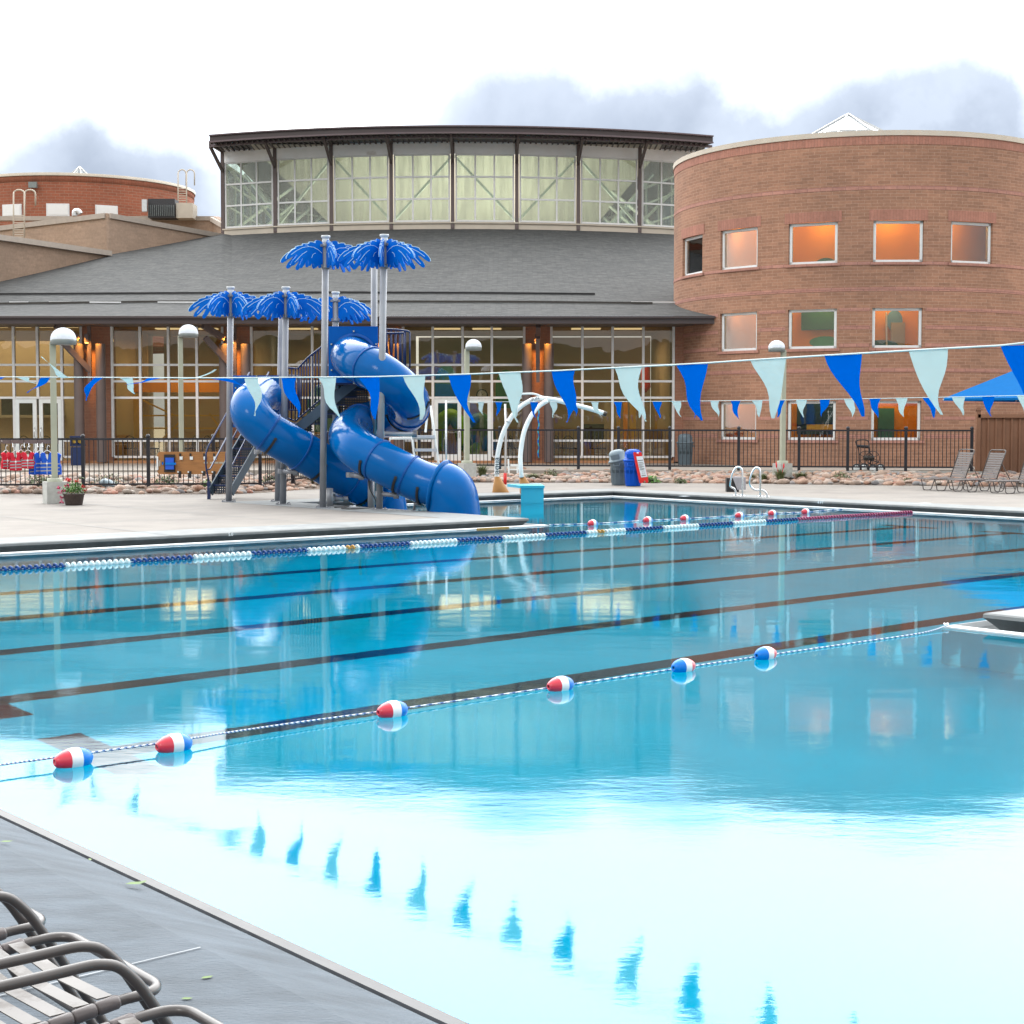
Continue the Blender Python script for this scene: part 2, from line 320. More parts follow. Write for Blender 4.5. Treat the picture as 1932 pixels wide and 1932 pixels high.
def poolmat(name, c, grid=True):
    m, nt, o = newmat(name); b = N(nt, 'BsdfDiffuse'); tc = N(nt, 'TexCoord')
    mp = N(nt, 'Mapping'); mp.inputs['Rotation'].default_value = (0, 0, -math.atan2(.639, .769)); L(nt, tc.outputs['Object'], mp.inputs[0])
    n = noisetex(nt, .5, 4, mp.outputs[0]); r = ramp(nt, n.outputs['Fac'], [(.3, tuple(q * .9 for q in c)), (.7, tuple(min(1, q * 1.08) for q in c))]); out = r.outputs[0]
    if grid:
        t = N(nt, 'TexBrick'); t.offset = 0; t.inputs['Scale'].default_value = 1; t.inputs['Brick Width'].default_value = .05; t.inputs['Row Height'].default_value = .05; t.inputs['Mortar Size'].default_value = .004
        t.inputs['Color1'].default_value = (1, 1, 1, 1); t.inputs['Color2'].default_value = (.75, .8, .8, 1); t.inputs['Mortar'].default_value = (2.2, 2.2, 2.2, 1); L(nt, mp.outputs[0], t.inputs[0])
        mx = N(nt, 'MixRGB'); mx.blend_type = 'MULTIPLY'; mx.inputs[0].default_value = 1; L(nt, out, mx.inputs[1]); L(nt, t.outputs[0], mx.inputs[2]); out = mx.outputs[0]
    L(nt, out, b.inputs[0]); L(nt, b.outputs[0], o.inputs[0]); return m
M['plaster'] = poolmat('pool_plaster', (.0, .41, .58), False)
M['tile'] = poolmat('black_lane_tile', (.012, .02, .032))
def water():
    m, nt, o = newmat('pool_water'); rf = N(nt, 'BsdfRefraction'); rf.inputs['IOR'].default_value = 1.333; rf.inputs['Roughness'].default_value = 0; rf.inputs['Color'].default_value = (.3, .97, 1, 1)
    gl = N(nt, 'BsdfGlossy'); gl.inputs['Roughness'].default_value = .04; gl.inputs['Color'].default_value = (.9, .98, 1, 1); fr = N(nt, 'Fresnel'); fr.inputs['IOR'].default_value = 1.333
    tc = N(nt, 'TexCoord'); mp = N(nt, 'Mapping'); mp.inputs['Scale'].default_value = (.55, 1.0, 1); L(nt, tc.outputs['Object'], mp.inputs[0])
    n1 = noisetex(nt, 1.1, 2, mp.outputs[0]); n2 = noisetex(nt, 17, 5, mp.outputs[0])
    # calm / ruffled patches
    n3 = noisetex(nt, .16, 3, tc.outputs['Object']); r3 = ramp(nt, n3.outputs['Fac'], [(.42, (.25,) * 3), (.65, (1,) * 3)])
    ml = N(nt, 'Math', operation='MULTIPLY'); L(nt, n2.outputs['Fac'], ml.inputs[0]); L(nt, r3.outputs[0], ml.inputs[1])
    m2 = N(nt, 'Math', operation='MULTIPLY_ADD'); L(nt, ml.outputs[0], m2.inputs[0]); m2.inputs[1].default_value = .22; L(nt, n1.outputs['Fac'], m2.inputs[2])
    bp = N(nt, 'Bump'); bp.inputs['Strength'].default_value = 1; bp.inputs['Distance'].default_value = .0028; L(nt, m2.outputs[0], bp.inputs['Height'])
    for q in (rf, gl, fr): L(nt, bp.outputs[0], q.inputs['Normal'])
    mx = N(nt, 'MixShader'); L(nt, fr.outputs[0], mx.inputs[0]); L(nt, rf.outputs[0], mx.inputs[1]); L(nt, gl.outputs[0], mx.inputs[2]); L(nt, mx.outputs[0], o.inputs[0]); return m
M['water'] = water()
from mathutils.geometry import tessellate_polygon
# ------------------------------------------------------------------ world, sun, camera
SKYF = 6.2
SUN_EL, SUN_AZ = math.radians(34), math.radians(215)   # compass style: 0 = +Y, clockwise
w = bpy.data.worlds.new('World'); scene.world = w; w.use_nodes = True; nt = w.node_tree; nt.nodes.clear()
out = nt.nodes.new('ShaderNodeOutputWorld'); bg = N(nt, 'Background'); sky = N(nt, 'TexSky'); sky.sky_type = 'NISHITA'; sky.sun_disc = False
sky.sun_elevation = SUN_EL; sky.sun_rotation = SUN_AZ
tc = N(nt, 'TexCoord'); sx = N(nt, 'SeparateXYZ'); L(nt, tc.outputs['Generated'], sx.inputs[0])
def mth(op, a, b=None, c=None, clamp=False):
    n = N(nt, 'Math', operation=op); n.use_clamp = clamp
    for i, q in enumerate((a, b, c)):
        if q is None: continue
        if isinstance(q, (int, float)): n.inputs[i].default_value = q
        else: L(nt, q, n.inputs[i])
    return n.outputs[0]
yy = mth('MAXIMUM', sx.outputs['Y'], .02); azt = mth('DIVIDE', sx.outputs['X'], yy); elt = mth('DIVIDE', sx.outputs['Z'], yy)
nz = noisetex(nt, 9, 7, tc.outputs['Generated'], .62); nw = mth('SUBTRACT', nz.outputs['Fac'], .5)
nzb = noisetex(nt, 26, 6, tc.outputs['Generated'], .6); nwb = mth('SUBTRACT', nzb.outputs['Fac'], .5)
azw = mth('ADD', azt, mth('MULTIPLY', nw, .05)); fac = mth('MULTIPLY_ADD', azw, 1 / .7, .5)   # -0.35..0.35
def xr(x): return ((x - 966) / F) / .7 + .5
def hr(y): return ((800 - y) / F) / .35
top = [(-60, 285), (40, 276), (100, 252), (150, 232), (215, 258), (390, 268), (480, 300), (640, 330), (800, 250), (860, 165), (930, 128), (1040, 122), (1130, 145), (1240, 128), (1330, 118), (1400, 180), (1480, 215), (1560, 160), (1650, 122), (1780, 102), (1870, 115), (1990, 140)]
rp = ramp(nt, fac, [(xr(x), (hr(y),) * 3) for x, y in top])
h = mth('MULTIPLY', rp.outputs[0], .35); d = mth('SUBTRACT', h, mth('ADD', elt, mth('ADD', mth('MULTIPLY', nwb, .03), mth('MULTIPLY', nw, .045))))
wide = mth('MULTIPLY_ADD', d, 1 / .05, .75, clamp=True); mask = mth('MULTIPLY', d, 1 / .05, clamp=True)
st = [(-60, .6), (60, .65), (150, .8), (280, .75), (400, .5), (640, 0.1), (800, .4), (950, .55), (1250, .65), (1380, .8), (1500, .7), (1700, 1.), (1840, .85), (1960, .25), (2050, .1)]
rs_ = ramp(nt, mth('MULTIPLY_ADD', azw, 1 / .7, .5), [(xr(x), (s,) * 3) for x, s in st])
nl = noisetex(nt, 14, 5, tc.outputs['Generated'], .55); rl = ramp(nt, nl.outputs['Fac'], [(.36, (.15,) * 3), (.62, (1,) * 3)])
mask = mth('MULTIPLY', mask, mth('MULTIPLY', rs_.outputs[0], rl.outputs[0]), clamp=True)
mask = mth('ADD', mth('MULTIPLY', mth('MULTIPLY', wide, mth('MULTIPLY', rs_.outputs[0], 1.9, clamp=True)), .735), mth('MULTIPLY', mth('MULTIPLY', mask, 1.6, clamp=True), .265), clamp=True)
front = mth('GREATER_THAN', sx.outputs['Y'], .05); mask = mth('MULTIPLY', mask, front)
# general high overcast: thin variation all round, drawn over the clear sky
big = noisetex(nt, 2.2, 5, tc.outputs['Generated'], .5); rb = ramp(nt, big.outputs['Fac'], [(.35, (1.0, 1.0, .99)), (.7, (1.12, 1.13, 1.12))])
clear = N(nt, 'MixRGB'); clear.blend_type = 'MULTIPLY'; clear.inputs[0].default_value = 1; L(nt, sky.outputs[0], clear.inputs[1]); clear.inputs[2].default_value = (.11, .11, .11, 1)
c1 = N(nt, 'MixRGB'); c1.inputs[0].default_value = .93; L(nt, clear.outputs[0], c1.inputs[1]); L(nt, rb.outputs[0], c1.inputs[2])
c2 = N(nt, 'MixRGB'); c2.inputs[0].default_value = .88; L(nt, clear.outputs[0], c2.inputs[1]); c2.inputs[2].default_value = (.92, 1.06, 1.32, 1)
# the evening sky is far brighter ahead (over the building) than behind the viewer
gy = N(nt, 'MapRange', interpolation_type='SMOOTHSTEP'); L(nt, sx.outputs['Y'], gy.inputs[0]); gy.inputs[1].default_value = -.25; gy.inputs[2].default_value = .8; gy.inputs[3].default_value = 1.5; gy.inputs[4].default_value = SKYF
ge_ = N(nt, 'MapRange'); L(nt, sx.outputs['Z'], ge_.inputs[0]); ge_.inputs[1].default_value = .2; ge_.inputs[2].default_value = .36; ge_.inputs[3].default_value = 1.; ge_.inputs[4].default_value = 1.9
gv = mth('MULTIPLY', gy.outputs[0], ge_.outputs[0]); cbb = N(nt, 'CombineXYZ')
for i in range(3): L(nt, gv, cbb.inputs[i])
cg = N(nt, 'MixRGB'); cg.blend_type = 'MULTIPLY'; cg.inputs[0].default_value = 1; L(nt, c1.outputs[0], cg.inputs[1]); L(nt, cbb.outputs[0], cg.inputs[2]); c1 = cg
# cloud density darkens the bright sky exponentially: bright^(1-m) * cloud^m
sp1, sp2, cmb = N(nt, 'SeparateXYZ'), N(nt, 'SeparateXYZ'), N(nt, 'CombineXYZ'); L(nt, c1.outputs[0], sp1.inputs[0]); L(nt, c2.outputs[0], sp2.inputs[0]); inv = mth('SUBTRACT', 1.0, mask)
for i in range(3): L(nt, mth('MULTIPLY', mth('POWER', sp1.outputs[i], inv), mth('POWER', sp2.outputs[i], mask)), cmb.inputs[i])
mx = cmb
L(nt, mx.outputs[0], bg.inputs[0]); bg.inputs[1].default_value = 1.0; L(nt, bg.outputs[0], out.inputs[0])
sd = bpy.data.lights.new('sun', 'SUN'); sd.energy = 1.0; sd.angle = math.radians(14); sd.color = (1, .95, .88)
so = bpy.data.objects.new('sun', sd); C.objects.link(so)
sdir = Vector((math.sin(SUN_AZ) * math.cos(SUN_EL), math.cos(SUN_AZ) * math.cos(SUN_EL), math.sin(SUN_EL)))
so.rotation_euler = sdir.to_track_quat('Z', 'Y').to_euler(); so.location = sdir * 50
cam = bpy.data.cameras.new('camera'); co = bpy.data.objects.new('camera', cam); C.objects.link(co); scene.camera = co
cam.sensor_width = cam.sensor_height = 36; cam.sensor_fit = 'HORIZONTAL'; cam.lens = 36 * F / 1932; cam.clip_end = 2000; cam.clip_start = .1
co.location = (0, 0, EYE); co.rotation_euler = (math.radians(90) - PITCH, 0, 0)
vs = scene.view_settings; vs.view_transform = 'Standard'; vs.look = 'None'; vs.exposure = -0.82; vs.gamma = 1
cy = scene.cycles; cy.max_bounces = 10; cy.transparent_max_bounces = 16; cy.transmission_bounces = 8; cy.glossy_bounces = 5; cy.diffuse_bounces = 4; cy.sample_clamp_indirect = 6; cy.use_denoising = True; cy.caustics_reflective = False

# ------------------------------------------------------------------ pool
outl = [(2.94, -14), (2.94, 21.67), (18.83, 21.64), (18.83, 29.3), (27.58, 29.3), (27.15, 17.5), (26.83, 8.56), (12.06, 8.56), (12.06, -14)]   # water edge, (u,v)
def offs(poly, d):
    "outward offset (the polygon runs clockwise seen from above in u,v)"
    n = len(poly); A = sum(poly[i][0] * poly[(i + 1) % n][1] - poly[(i + 1) % n][0] * poly[i][1] for i in range(n)); s = 1 if A > 0 else -1; res = []
    for i in range(n):
        p, q, r = Vector(poly[i - 1]), Vector(poly[i]), Vector(poly[(i + 1) % n]); e1 = (q - p).normalized(); e2 = (r - q).normalized()
        n1 = Vector((e1.y, -e1.x)) * s; n2 = Vector((e2.y, -e2.x)) * s; b = (n1 + n2); b = b / max(b.dot(n1), .2) ; res.append(tuple(q + b * d))
    return res
def polymesh(name, loops, z, m, kind='structure', parent=None):
    ls = [[W(u, v, z) for u, v in lp] for lp in loops]; fl = [p for lp in ls for p in lp]; b = MB()
    fs = []
    for t in tessellate_polygon(ls):
        t = list(t); a, b_, c = (fl[i] for i in t)
        if (b_ - a).cross(c - a).z < 0: t.reverse()
        fs.append(t)
    b.add(fl, fs); return b.build(name, m, parent, kind)
def strip(b, ring1, z1, ring2, z2, mi=0, smooth=False, skip=()):
    n = len(ring1)
    for i in range(n):
        if i in skip: continue
        j = (i + 1) % n; b.add([W(*ring1[i], z1), W(*ring1[j], z1), W(*ring2[j], z2), W(*ring2[i], z2)], [(0, 1, 2, 3)], smooth, mi)
polymesh('pool_water', [outl], 0.0, M['water'])
b = MB(); D = 2.0
strip(b, outl, -.03, outl, -D)
b.m[6] = b.m[7] = 1  # platform faces coloured brighter to make up for their unlit side
b.build('pool_wall', [M['plaster'], poolmat('brightened_wall_face', (.1, .8, .95), False)], None, 'structure')
polymesh('pool_floor', [offs(outl, .01)], -D, M['plaster'])
b = MB()
for v0 in (10.15, 12.25, 14.42, 16.55, 18.74):
    for (u0, u1, va, vb) in ((4.95, 25.2, -.15, .15), (4.65, 4.97, -.66, .66), (25.2, 25.5, -.6, .6)):
        b.quad(W(u0, v0 + va, -D + .006), W(u1, v0 + va, -D + .006), W(u1, v0 + vb, -D + .006), W(u0, v0 + vb, -D + .006))
b.build('lane_marking', M['tile'], None, 'structure')
b = MB(); o1 = offs(outl, .07); o2 = offs(outl, .08); o3 = offs(outl, .42)
strip(b, outl, -.03, outl, .014); strip(b, outl, .014, o1, .026); strip(b, o1, .026, o2, -.02, smooth=True)
# the near lip gets a darker grey of its own
for i in range(0, len(b.f), len(outl)): b.m[i] = 1
b.m[2 * len(outl)] = 2  # back face of the near lip coloured darker, standing for groove shade
b.build('gutter_lip', [M['lip'], M['nearlip'], mat('shaded_lip_face', (.07, .075, .085), .5, var=.3, vs=12)], None, 'structure')
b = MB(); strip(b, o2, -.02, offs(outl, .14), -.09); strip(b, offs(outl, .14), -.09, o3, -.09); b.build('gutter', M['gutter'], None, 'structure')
b = MB(); k0 = offs(outl, .25); k1 = offs(outl, .255)
S0 = (0,); strip(b, offs(outl, .262), .132, k0, .124, smooth=True, skip=S0); strip(b, k0, .124, k0, .094, skip=S0); strip(b, k0, .094, offs(outl, .3), .045, 1, True, S0); strip(b, offs(outl, .3), .045, o3, -.08, 1, True, S0)
b.build('pool_coping', [M['coping'], M['gutter']], None, 'structure')  # underside takes the dark gutter colour to stand for its shade
kk = offs(outl, .262); cc = offs(outl, 1.35)
# coping band, broom finished; the near deck is coloured a darker, bluer grey
near_u = kk[0][0]; inner = [kk[7], kk[6], kk[5], kk[4], kk[3], kk[2]]
polymesh('pool_coping_slab', [[(near_u, kk[1][1]), (near_u, kk[1][1] + 1.1), (kk[2][0] - 1.1, kk[2][1] + 1.1), (kk[3][0] - 1.1, kk[3][1] + 1.1), (kk[4][0] + 1.1, kk[4][1] + 1.1), (kk[5][0] + 1.1, kk[5][1]), (kk[6][0] + 1.1, kk[6][1] - 1.1), (kk[7][0] + 1.1, kk[7][1] - 1.1), (kk[8][0] + 1.1, -14.2), (kk[8][0], -14.2)] + inner], .134, M['coping'])
polymesh('pool_deck', [[(near_u, kk[1][1]), (near_u, 60), (75, 60), (75, -40), (kk[8][0], -40)] + inner], .130, M['concrete'])
polymesh('near_deck', [[(-14, -40), (2.5, -40), (2.5, 60), (-14, 60)]], .131, M['nearcon'])
b = MB(); b.quad(W(2.5, -40, .131), W(2.81, -40, .05), W(2.81, 60, .05), W(2.5, 60, .131)); b.quad(W(2.81, -40, .05), W(2.81, -40, -.1), W(2.81, 60, -.1), W(2.81, 60, .05)); b.build('near_deck_edge', M['nearcon'], None, 'structure')
# saw-cut joints of the deck
b = MB()
def joint(u0, v0, u1, v1, w=.02, z=.139):
    a, c = W(u0, v0, z), W(u1, v1, z); d = (c - a).normalized(); n = Vector((-d.y, d.x, 0)) * w / 2; b.quad(a - n, c - n, c + n, a + n)
for u in (5.2, 8.4, 11.6, 14.8): joint(u, kk[1][1] + .02, u, 36)
for v in (25.6, 29.6, 33.6): joint(3, v, kk[2][0] - .02, v)
for v in (19.5, 16, 22.5, 26): joint(kk[4][0] + .1, v, 40, v)
for u in (31.5, 35.5): joint(u, 6, u, 34)
b.build('deck_joint', M['gutter'], None, 'structure')
b = MB()
for v in (9.1, 4.55, 1.3): joint(-6, v - .2, 2.49, v, .006, .136)
b.build('near_deck_joint', mat('pale_joint_filler', (.33, .35, .37), .8, var=.2), None, 'structure')
# holes along the near gutter
b = MB()
for i in range(34):
    v = 1.0 + i * .32 + R.uniform(-.02, .02); b.box(W(2.856, v, .01), (.008, .035, .012), math.atan2(.639, .769))
b.build('gutter_slot', M['padblack'], None, 'structure')
# ground sheet to the horizon with a hole for the pool
b = MB(); S = 600
hx0, hx1, hy0, hy1 = -26, 32, -12, 54
for (x0, x1, y0, y1) in ((-S, S, hy1, S * 1.6), (-S, S, -S, hy0), (-S, hx0, hy0, hy1), (hx1, S, hy0, hy1)): b.quad(Vector((x0, y0, .09)), Vector((x1, y0, .09)), Vector((x1, y1, .09)), Vector((x0, y1, .09)))
b.build('ground', M['ground'], None, 'structure')
# raised patio in front of the building
b = MB(); b.box((2, 53.0, .2), (70, 9.5, .46)); b.box((-17, 46.5, .17), (17, 4.4, .4)); b.build('patio', M['patio'], None, 'structure')
b = MB(); b.bar((-4.5, 50.0, .3), (14.2, 47.0, .3), .22, .24); b.build('patio_kerb', M['plinth'], None, 'structure')
# wooded hillside behind the photographer (only seen mirrored in the glass)
b = MB(); nx, ny = 90, 10
vs_ = []; 
for j in range(ny + 1):
    for i in range(nx + 1):
        x = -140 + 280 * i / nx; y = -48 - 5 * j; hgt = (1 - math.exp(-j / 2.2)) * (10.5 + 4.5 * pnoise(Vector((x * .04, j * .3, 2))) + 2.2 * pnoise(Vector((x * .3, j, 5))))
        vs_.append((x, y, hgt + .1))
b.add(vs_, [(j * (nx + 1) + i, j * (nx + 1) + i + 1, (j + 1) * (nx + 1) + i + 1, (j + 1) * (nx + 1) + i) for j in range(ny) for i in range(nx)], True)
b.build('wooded_hills', mat('hillside_trees', (.035, .05, .022), .9, var=.5, vs=.3), None, 'structure')

# ------------------------------------------------------------------ rocks
def rocks(n, place, rmin, rmax, seed):
    rr = random.Random(seed); b = MB()
    ico = []
    t = (1 + 5 ** .5) / 2
    base = [(-1,t,0),(1,t,0),(-1,-t,0),(1,-t,0),(0,-1,t),(0,1,t),(0,-1,-t),(0,1,-t),(t,0,-1),(t,0,1),(-t,0,-1),(-t,0,1)]
    bf = [(0,11,5),(0,5,1),(0,1,7),(0,7,10),(0,10,11),(1,5,9),(5,11,4),(11,10,2),(10,7,6),(7,1,8),(3,9,4),(3,4,2),(3,2,6),(3,6,8),(3,8,9),(4,9,5),(2,4,11),(6,2,10),(8,6,7),(9,8,1)]
    V0 = [Vector(q).normalized() for q in base]; mid = {}; F1 = []
    def m_(i, j):
        k = (min(i, j), max(i, j))
        if k not in mid: V0.append((V0[i] + V0[j]).normalized()); mid[k] = len(V0) - 1
        return mid[k]
    for (i, j, k) in bf:
        a, c, d = m_(i, j), m_(j, k), m_(k, i); F1 += [(i, a, d), (j, c, a), (k, d, c), (a, c, d)]
    for _ in range(n):
        c = place(rr); r = rr.uniform(rmin, rmax) * (1.35 if rr.random() < .12 else 1); s = Vector((r * rr.uniform(.9, 1.4), r * rr.uniform(.75, 1.1), r * rr.uniform(.5, .8)))
        rot = Matrix.Rotation(rr.uniform(0, 6.28), 3, 'Z') @ Matrix.Rotation(rr.uniform(-.4, .4), 3, 'X'); q = rr.uniform(0, 50)
        b.add([rot @ Vector((v.x * s.x, v.y * s.y, v.z * s.z)) * (1 + .22 * pnoise(v * 1.3 + Vector((q, 0, 0)))) + c for v in V0], F1, True)
    return b
bed = mat('rock_bed_soil', (.12, .09, .07), .95, var=.3, vs=8)
# bed outlines (world X,Y) front and back edges
def edge(tbl, x):
    for (x0, y0), (x1, y1) in zip(tbl, tbl[1:]):
        if x0 <= x <= x1: return y0 + (y1 - y0) * (x - x0) / (x1 - x0)
    return tbl[0][1] if x < tbl[0][0] else tbl[-1][1]
frontE = [(-16, 38.7), (-6.3, 38.7), (-5.4, 41.2), (-3, 43.2), (-1.5, 46.4), (5, 46.0), (9, 44.6), (15, 42.6)]
backE = [(-16, 44.5), (-7, 45), (-4.4, 50), (14.3, 47.1)]
def hgt(x, y):
    f, k = edge(frontE, x), edge(backE, x); t = (y - f) / max(k - f, .1); return .14 + .2 * min(max(t, 0), 1)
b = MB(); xs = [-16 + .5 * i for i in range(62)]
for x0, x1 in zip(xs, xs[1:]):
    b.quad(Vector((x0, edge(frontE, x0), .135)), Vector((x1, edge(frontE, x1), .135)), Vector((x1, edge(backE, x1), .33)), Vector((x0, edge(backE, x0), .33)))
b.build('rock_bed', bed, None, 'structure')
def place(rr):
    while True:
        x = rr.uniform(-13.5, 14.5); f, k = edge(frontE, x), edge(backE, x); y = rr.uniform(f, k)
        if k - f > .3: return Vector((x, y, hgt(x, y) + rr.uniform(-.01, .05)))
ro = rocks(2900, place, .065, .13, 3).build('river_rocks', M['rock'], None, 'stuff'); tag(ro, 'rounded pink and grey river rocks filling the bed below the fence', 'rocks')
def place2(rr):
    x = rr.uniform(-13.5, -6); return Vector((x, 38.75 + rr.uniform(-.1, .2), .16))
# ------------------------------------------------------------------ main building: storefront hall with shingle roof
YF = 57.0; ZG = .47; ZE = zat(609, 56.9); KH = []
def fx(x, Y=None): return P(x, 800, Y or YF).x
def fz(y, Y=None): return zat(y, Y or YF)
hall = thing('recreation_hall', 'long hall with white framed glass bays under a low grey shingle roof', 'building', (fx(500), YF, ZG))
mb_brick = brick('pier_brick', (.36, .18, .12), (.31, .16, .11), (.37, .22, .16), 'flat')
piers = [(155, 213), (421, 475.5), (705, 761), (989, 1040)]
for x0, x1 in piers: MB().box(((fx(x0) + fx(x1)) / 2, YF + .25, (ZG + ZE) / 2), (fx(x1) - fx(x0), .5, ZE - ZG)).build('brick_pier', mb_brick, hall)
b = MB(); b.box(((fx(1270) + 6.4) / 2, YF + .25, (ZG + ZE) / 2), (6.4 - fx(1270), .5, ZE - ZG)); b.build('brick_pier', mb_brick, hall)
b = MB(); b.box(((fx(-400) + fx(1270)) / 2, YF - .03, ZG - .02), (fx(1270) - fx(-400), .4, .14)); b.build('foundation_strip', mat('orange_kerb', (.4, .2, .1), .8), hall)
bays = [(-280, 155, [-175, -75, 27.4, 72.5, 118]), (213, 421, [265.7, 319, 372.4]), (475.5, 705, [533, 590, 647.5]), (761, 989, [816.8, 873, 928]), (1040, 1270, [1098.5, 1155.4, 1213.2])]
T = [688.4, 719.4, 750.3, 831.4]
for bi, (x0, x1, ms) in enumerate(bays):
    zt, zb = ZE - .02, fz(862); fr = MB(); t = .085; dp = .16; ym = YF + .05
    dr = None
    if bi == 0: dr = (27.4, 118, 72.5)
    if bi == 3: dr = (816.8, 928, 873)
    for x in [x0] + ms + [x1]:
        if dr and x == dr[2]: fr.box((fx(x), ym, (fz(T[2]) + zt) / 2), (t, dp, zt - fz(T[2])))
        else: fr.box((fx(x), ym, (zb + zt) / 2), (t, dp, zt - zb))
    for y in [611] + T + [862]:
        segs = [(x0, x1)]
        if dr and y in (T[3], 862): segs = [(x0, dr[0]), (dr[1], x1)]
        for a, c in segs: fr.box(((fx(a) + fx(c)) / 2, ym + .004, min(fz(y), zt - .04)), (fx(c) - fx(a) - t, dp - .02, .075))
    wn = fr.build('window_frame', M['frame'], hall)
    g = MB()
    xs = [x0] + ms + [x1]; ys = [611] + T + [862]
    for a, c in zip(xs, xs[1:]):
        for q, r_ in zip(ys, ys[1:]):
            if dr and a >= dr[0] and c <= dr[1] and q >= T[2]: continue
            g.box(((fx(a) + fx(c)) / 2, ym + .02, (fz(q) + fz(r_)) / 2), (fx(c) - fx(a) - t, .012, fz(q) - fz(r_) - .07))
    g.build('glass', M['glass'], wn)
    if dr:
        for a, c, side in ((dr[0], dr[2], 1), (dr[2], dr[1], -1)):
            X0, X1 = fx(a) + .05, fx(c) - .03 * side - (.02 if side == 1 else .05); X0 += .0 if side == 1 else -.01; zt2, zb2 = fz(T[2]) - .05, ZG + .03
            f = MB(); sw = .13
            f.box((X0 + sw / 2, YF, (zt2 + zb2) / 2), (sw, .09, zt2 - zb2)); f.box((X1 - sw / 2, YF, (zt2 + zb2) / 2), (sw, .09, zt2 - zb2))
            f.box(((X0 + X1) / 2, YF, zt2 - .07), (X1 - X0 - 2 * sw, .085, .14)); f.box(((X0 + X1) / 2, YF, zb2 + .12), (X1 - X0 - 2 * sw, .085, .24))
            dd = f.build('door', M['white'], hall)
            MB().box(((X0 + X1) / 2, YF, (zt2 - .14 + zb2 + .24) / 2), (X1 - X0 - 2 * sw, .012, zt2 - zb2 - .38)).build('door_glass', M['glass'], dd)
            hx = X1 - .07 if side == 1 else X0 + .07; hz = zb2 + 1.0
            MB().tube([(hx, YF - .05, hz - .17), (hx, YF - .12, hz - .15), (hx, YF - .12, hz + .15), (hx, YF - .05, hz + .17)], .014, 8).build('handle', M['steel'], dd)
# round columns with braces and up-lighters in front of each pier
for i, (x0, x1) in enumerate(piers):
    cx = fx((x0 + x1) / 2); o = .38
    if i == 0: cx = fx(177)
    for s in (-1, 1):
        b = MB(); b.lathe([(.17, ZG), (.17, fz(650))], (cx + s * o, YF - .45, 0), 20); b.lathe([(.0, 0), (.17, 0)], (cx + s * o, YF - .45, fz(650)), 20); b.build('column', M['column'], hall)
    b = MB(); b.bar((cx, YF - .45, fz(700)), (cx - .9 if i < 2 else cx - .02, YF - 1.1, fz(640)), .14, .18); b.bar((cx, YF - .45, fz(722)), (cx, YF - .45, ZE - .1), .12, .12)
    b.bar((cx - .95 if i < 2 else cx, YF - 1.2, ZE - .15), (cx - .35 if i < 2 else cx, YF - .6, fz(640)), .16, .2); b.build('brace', M['brown'], hall)
    b = MB(); b.box((cx - .05, YF - .62, fz(640)), (.12, .14, .3)); sc_ = b.build('wall_lamp', M['brown'], hall)
    b = MB(); b.box((cx - .05, YF - .62, fz(640) - .16), (.1, .1, .02)); b.build('lens', M['sconce'], sc_)
    for s in (-1, 1):
        l = bpy.data.lights.new('column_lamp_light', 'SPOT'); l.energy = 230; l.color = (1, .42, .06); l.spot_size = math.radians(95); l.spot_blend = .6; l.shadow_soft_size = .04
        lo = bpy.data.objects.new('column_lamp_light', l); C.objects.link(lo); lo.parent = sc_; lo.location = Vector((cx + s * .22, YF - .78, fz(634))) - hall.location
        lo.rotation_euler = (math.radians(14), 0, 0)
# eave, fascia and roof
XR = fx(1347, 55.0) ; YE = 55.0; ze = fz(597, YE); zb = fz(610, YE); XL = -27
b = MB(); b.box(((XL + XR) / 2, YE + .05, (ze + zb) / 2 - .01), (XR - XL, .06, ze - zb)); b.box(((XL + XR) / 2, YE - .03, ze - .03), (XR - XL, .1, .07)); b.build('fascia', M['fascia'], hall)
b = MB(); b.box(((XL + XR) / 2, (YE + YF) / 2 + .2, zb + .03), (XR - XL - .1, YF - YE + .3, .05)); b.build('soffit', M['soffit'], hall)
# clerestory arc
CXc, RC, Y0c = fx(862, 76), 25.0, 76.0
def arc(X, dR=0):
    return Y0c - dR + RC + 0 - math.sqrt(max((RC) ** 2 - (X - CXc) ** 2, 1))
def arcpx(x, dY=0):
    X = (x - 966) / F * 77
    for _ in range(8): X = P(x, 800, arc(X) - dY).x
    return X, arc(X) - dY
zr = fz(431.5, 76)
def rooftop(x):
    if x < 425:
        tbl = [(-700, 40), (-200, 60.5), (0, 66), (202, 72), (425, 78.5)]
        Y = edge(tbl, x); yp = edge([(-700, 630), (-200, 578), (0, 529), (202, 481), (425, 440)], x); p = P(x, yp, Y); return p
    if x <= 1280: X, Y = arcpx(x); return Vector((X, Y, zr))
    return P(x, 436 + (x - 1280) * .0, 78)
b = MB(); pxs = list(range(-420, 1348, 20)) + [1347]; rows = 14; vv = []
for x in pxs:
    lo_ = Vector((fx(x, YE), YE - .04, ze + .01)); hi_ = rooftop(x)
    for j in range(rows + 1):
        t = j / rows; p = lo_.lerp(hi_, t); p.z -= .35 * math.sin(math.pi * t) * (1 - t); vv.append(p)
b.add(vv, [(i * (rows + 1) + j, (i + 1) * (rows + 1) + j, (i + 1) * (rows + 1) + j + 1, i * (rows + 1) + j + 1) for i in range(len(pxs) - 1) for j in range(rows)])
b.build('roof', M['shingle'], hall)
def roofpt(x, t):
    lo_ = Vector((fx(x, YE), YE - .04, ze + .01)); hi_ = rooftop(x); p = lo_.lerp(hi_, t); p.z -= .35 * math.sin(math.pi * t) * (1 - t); return p
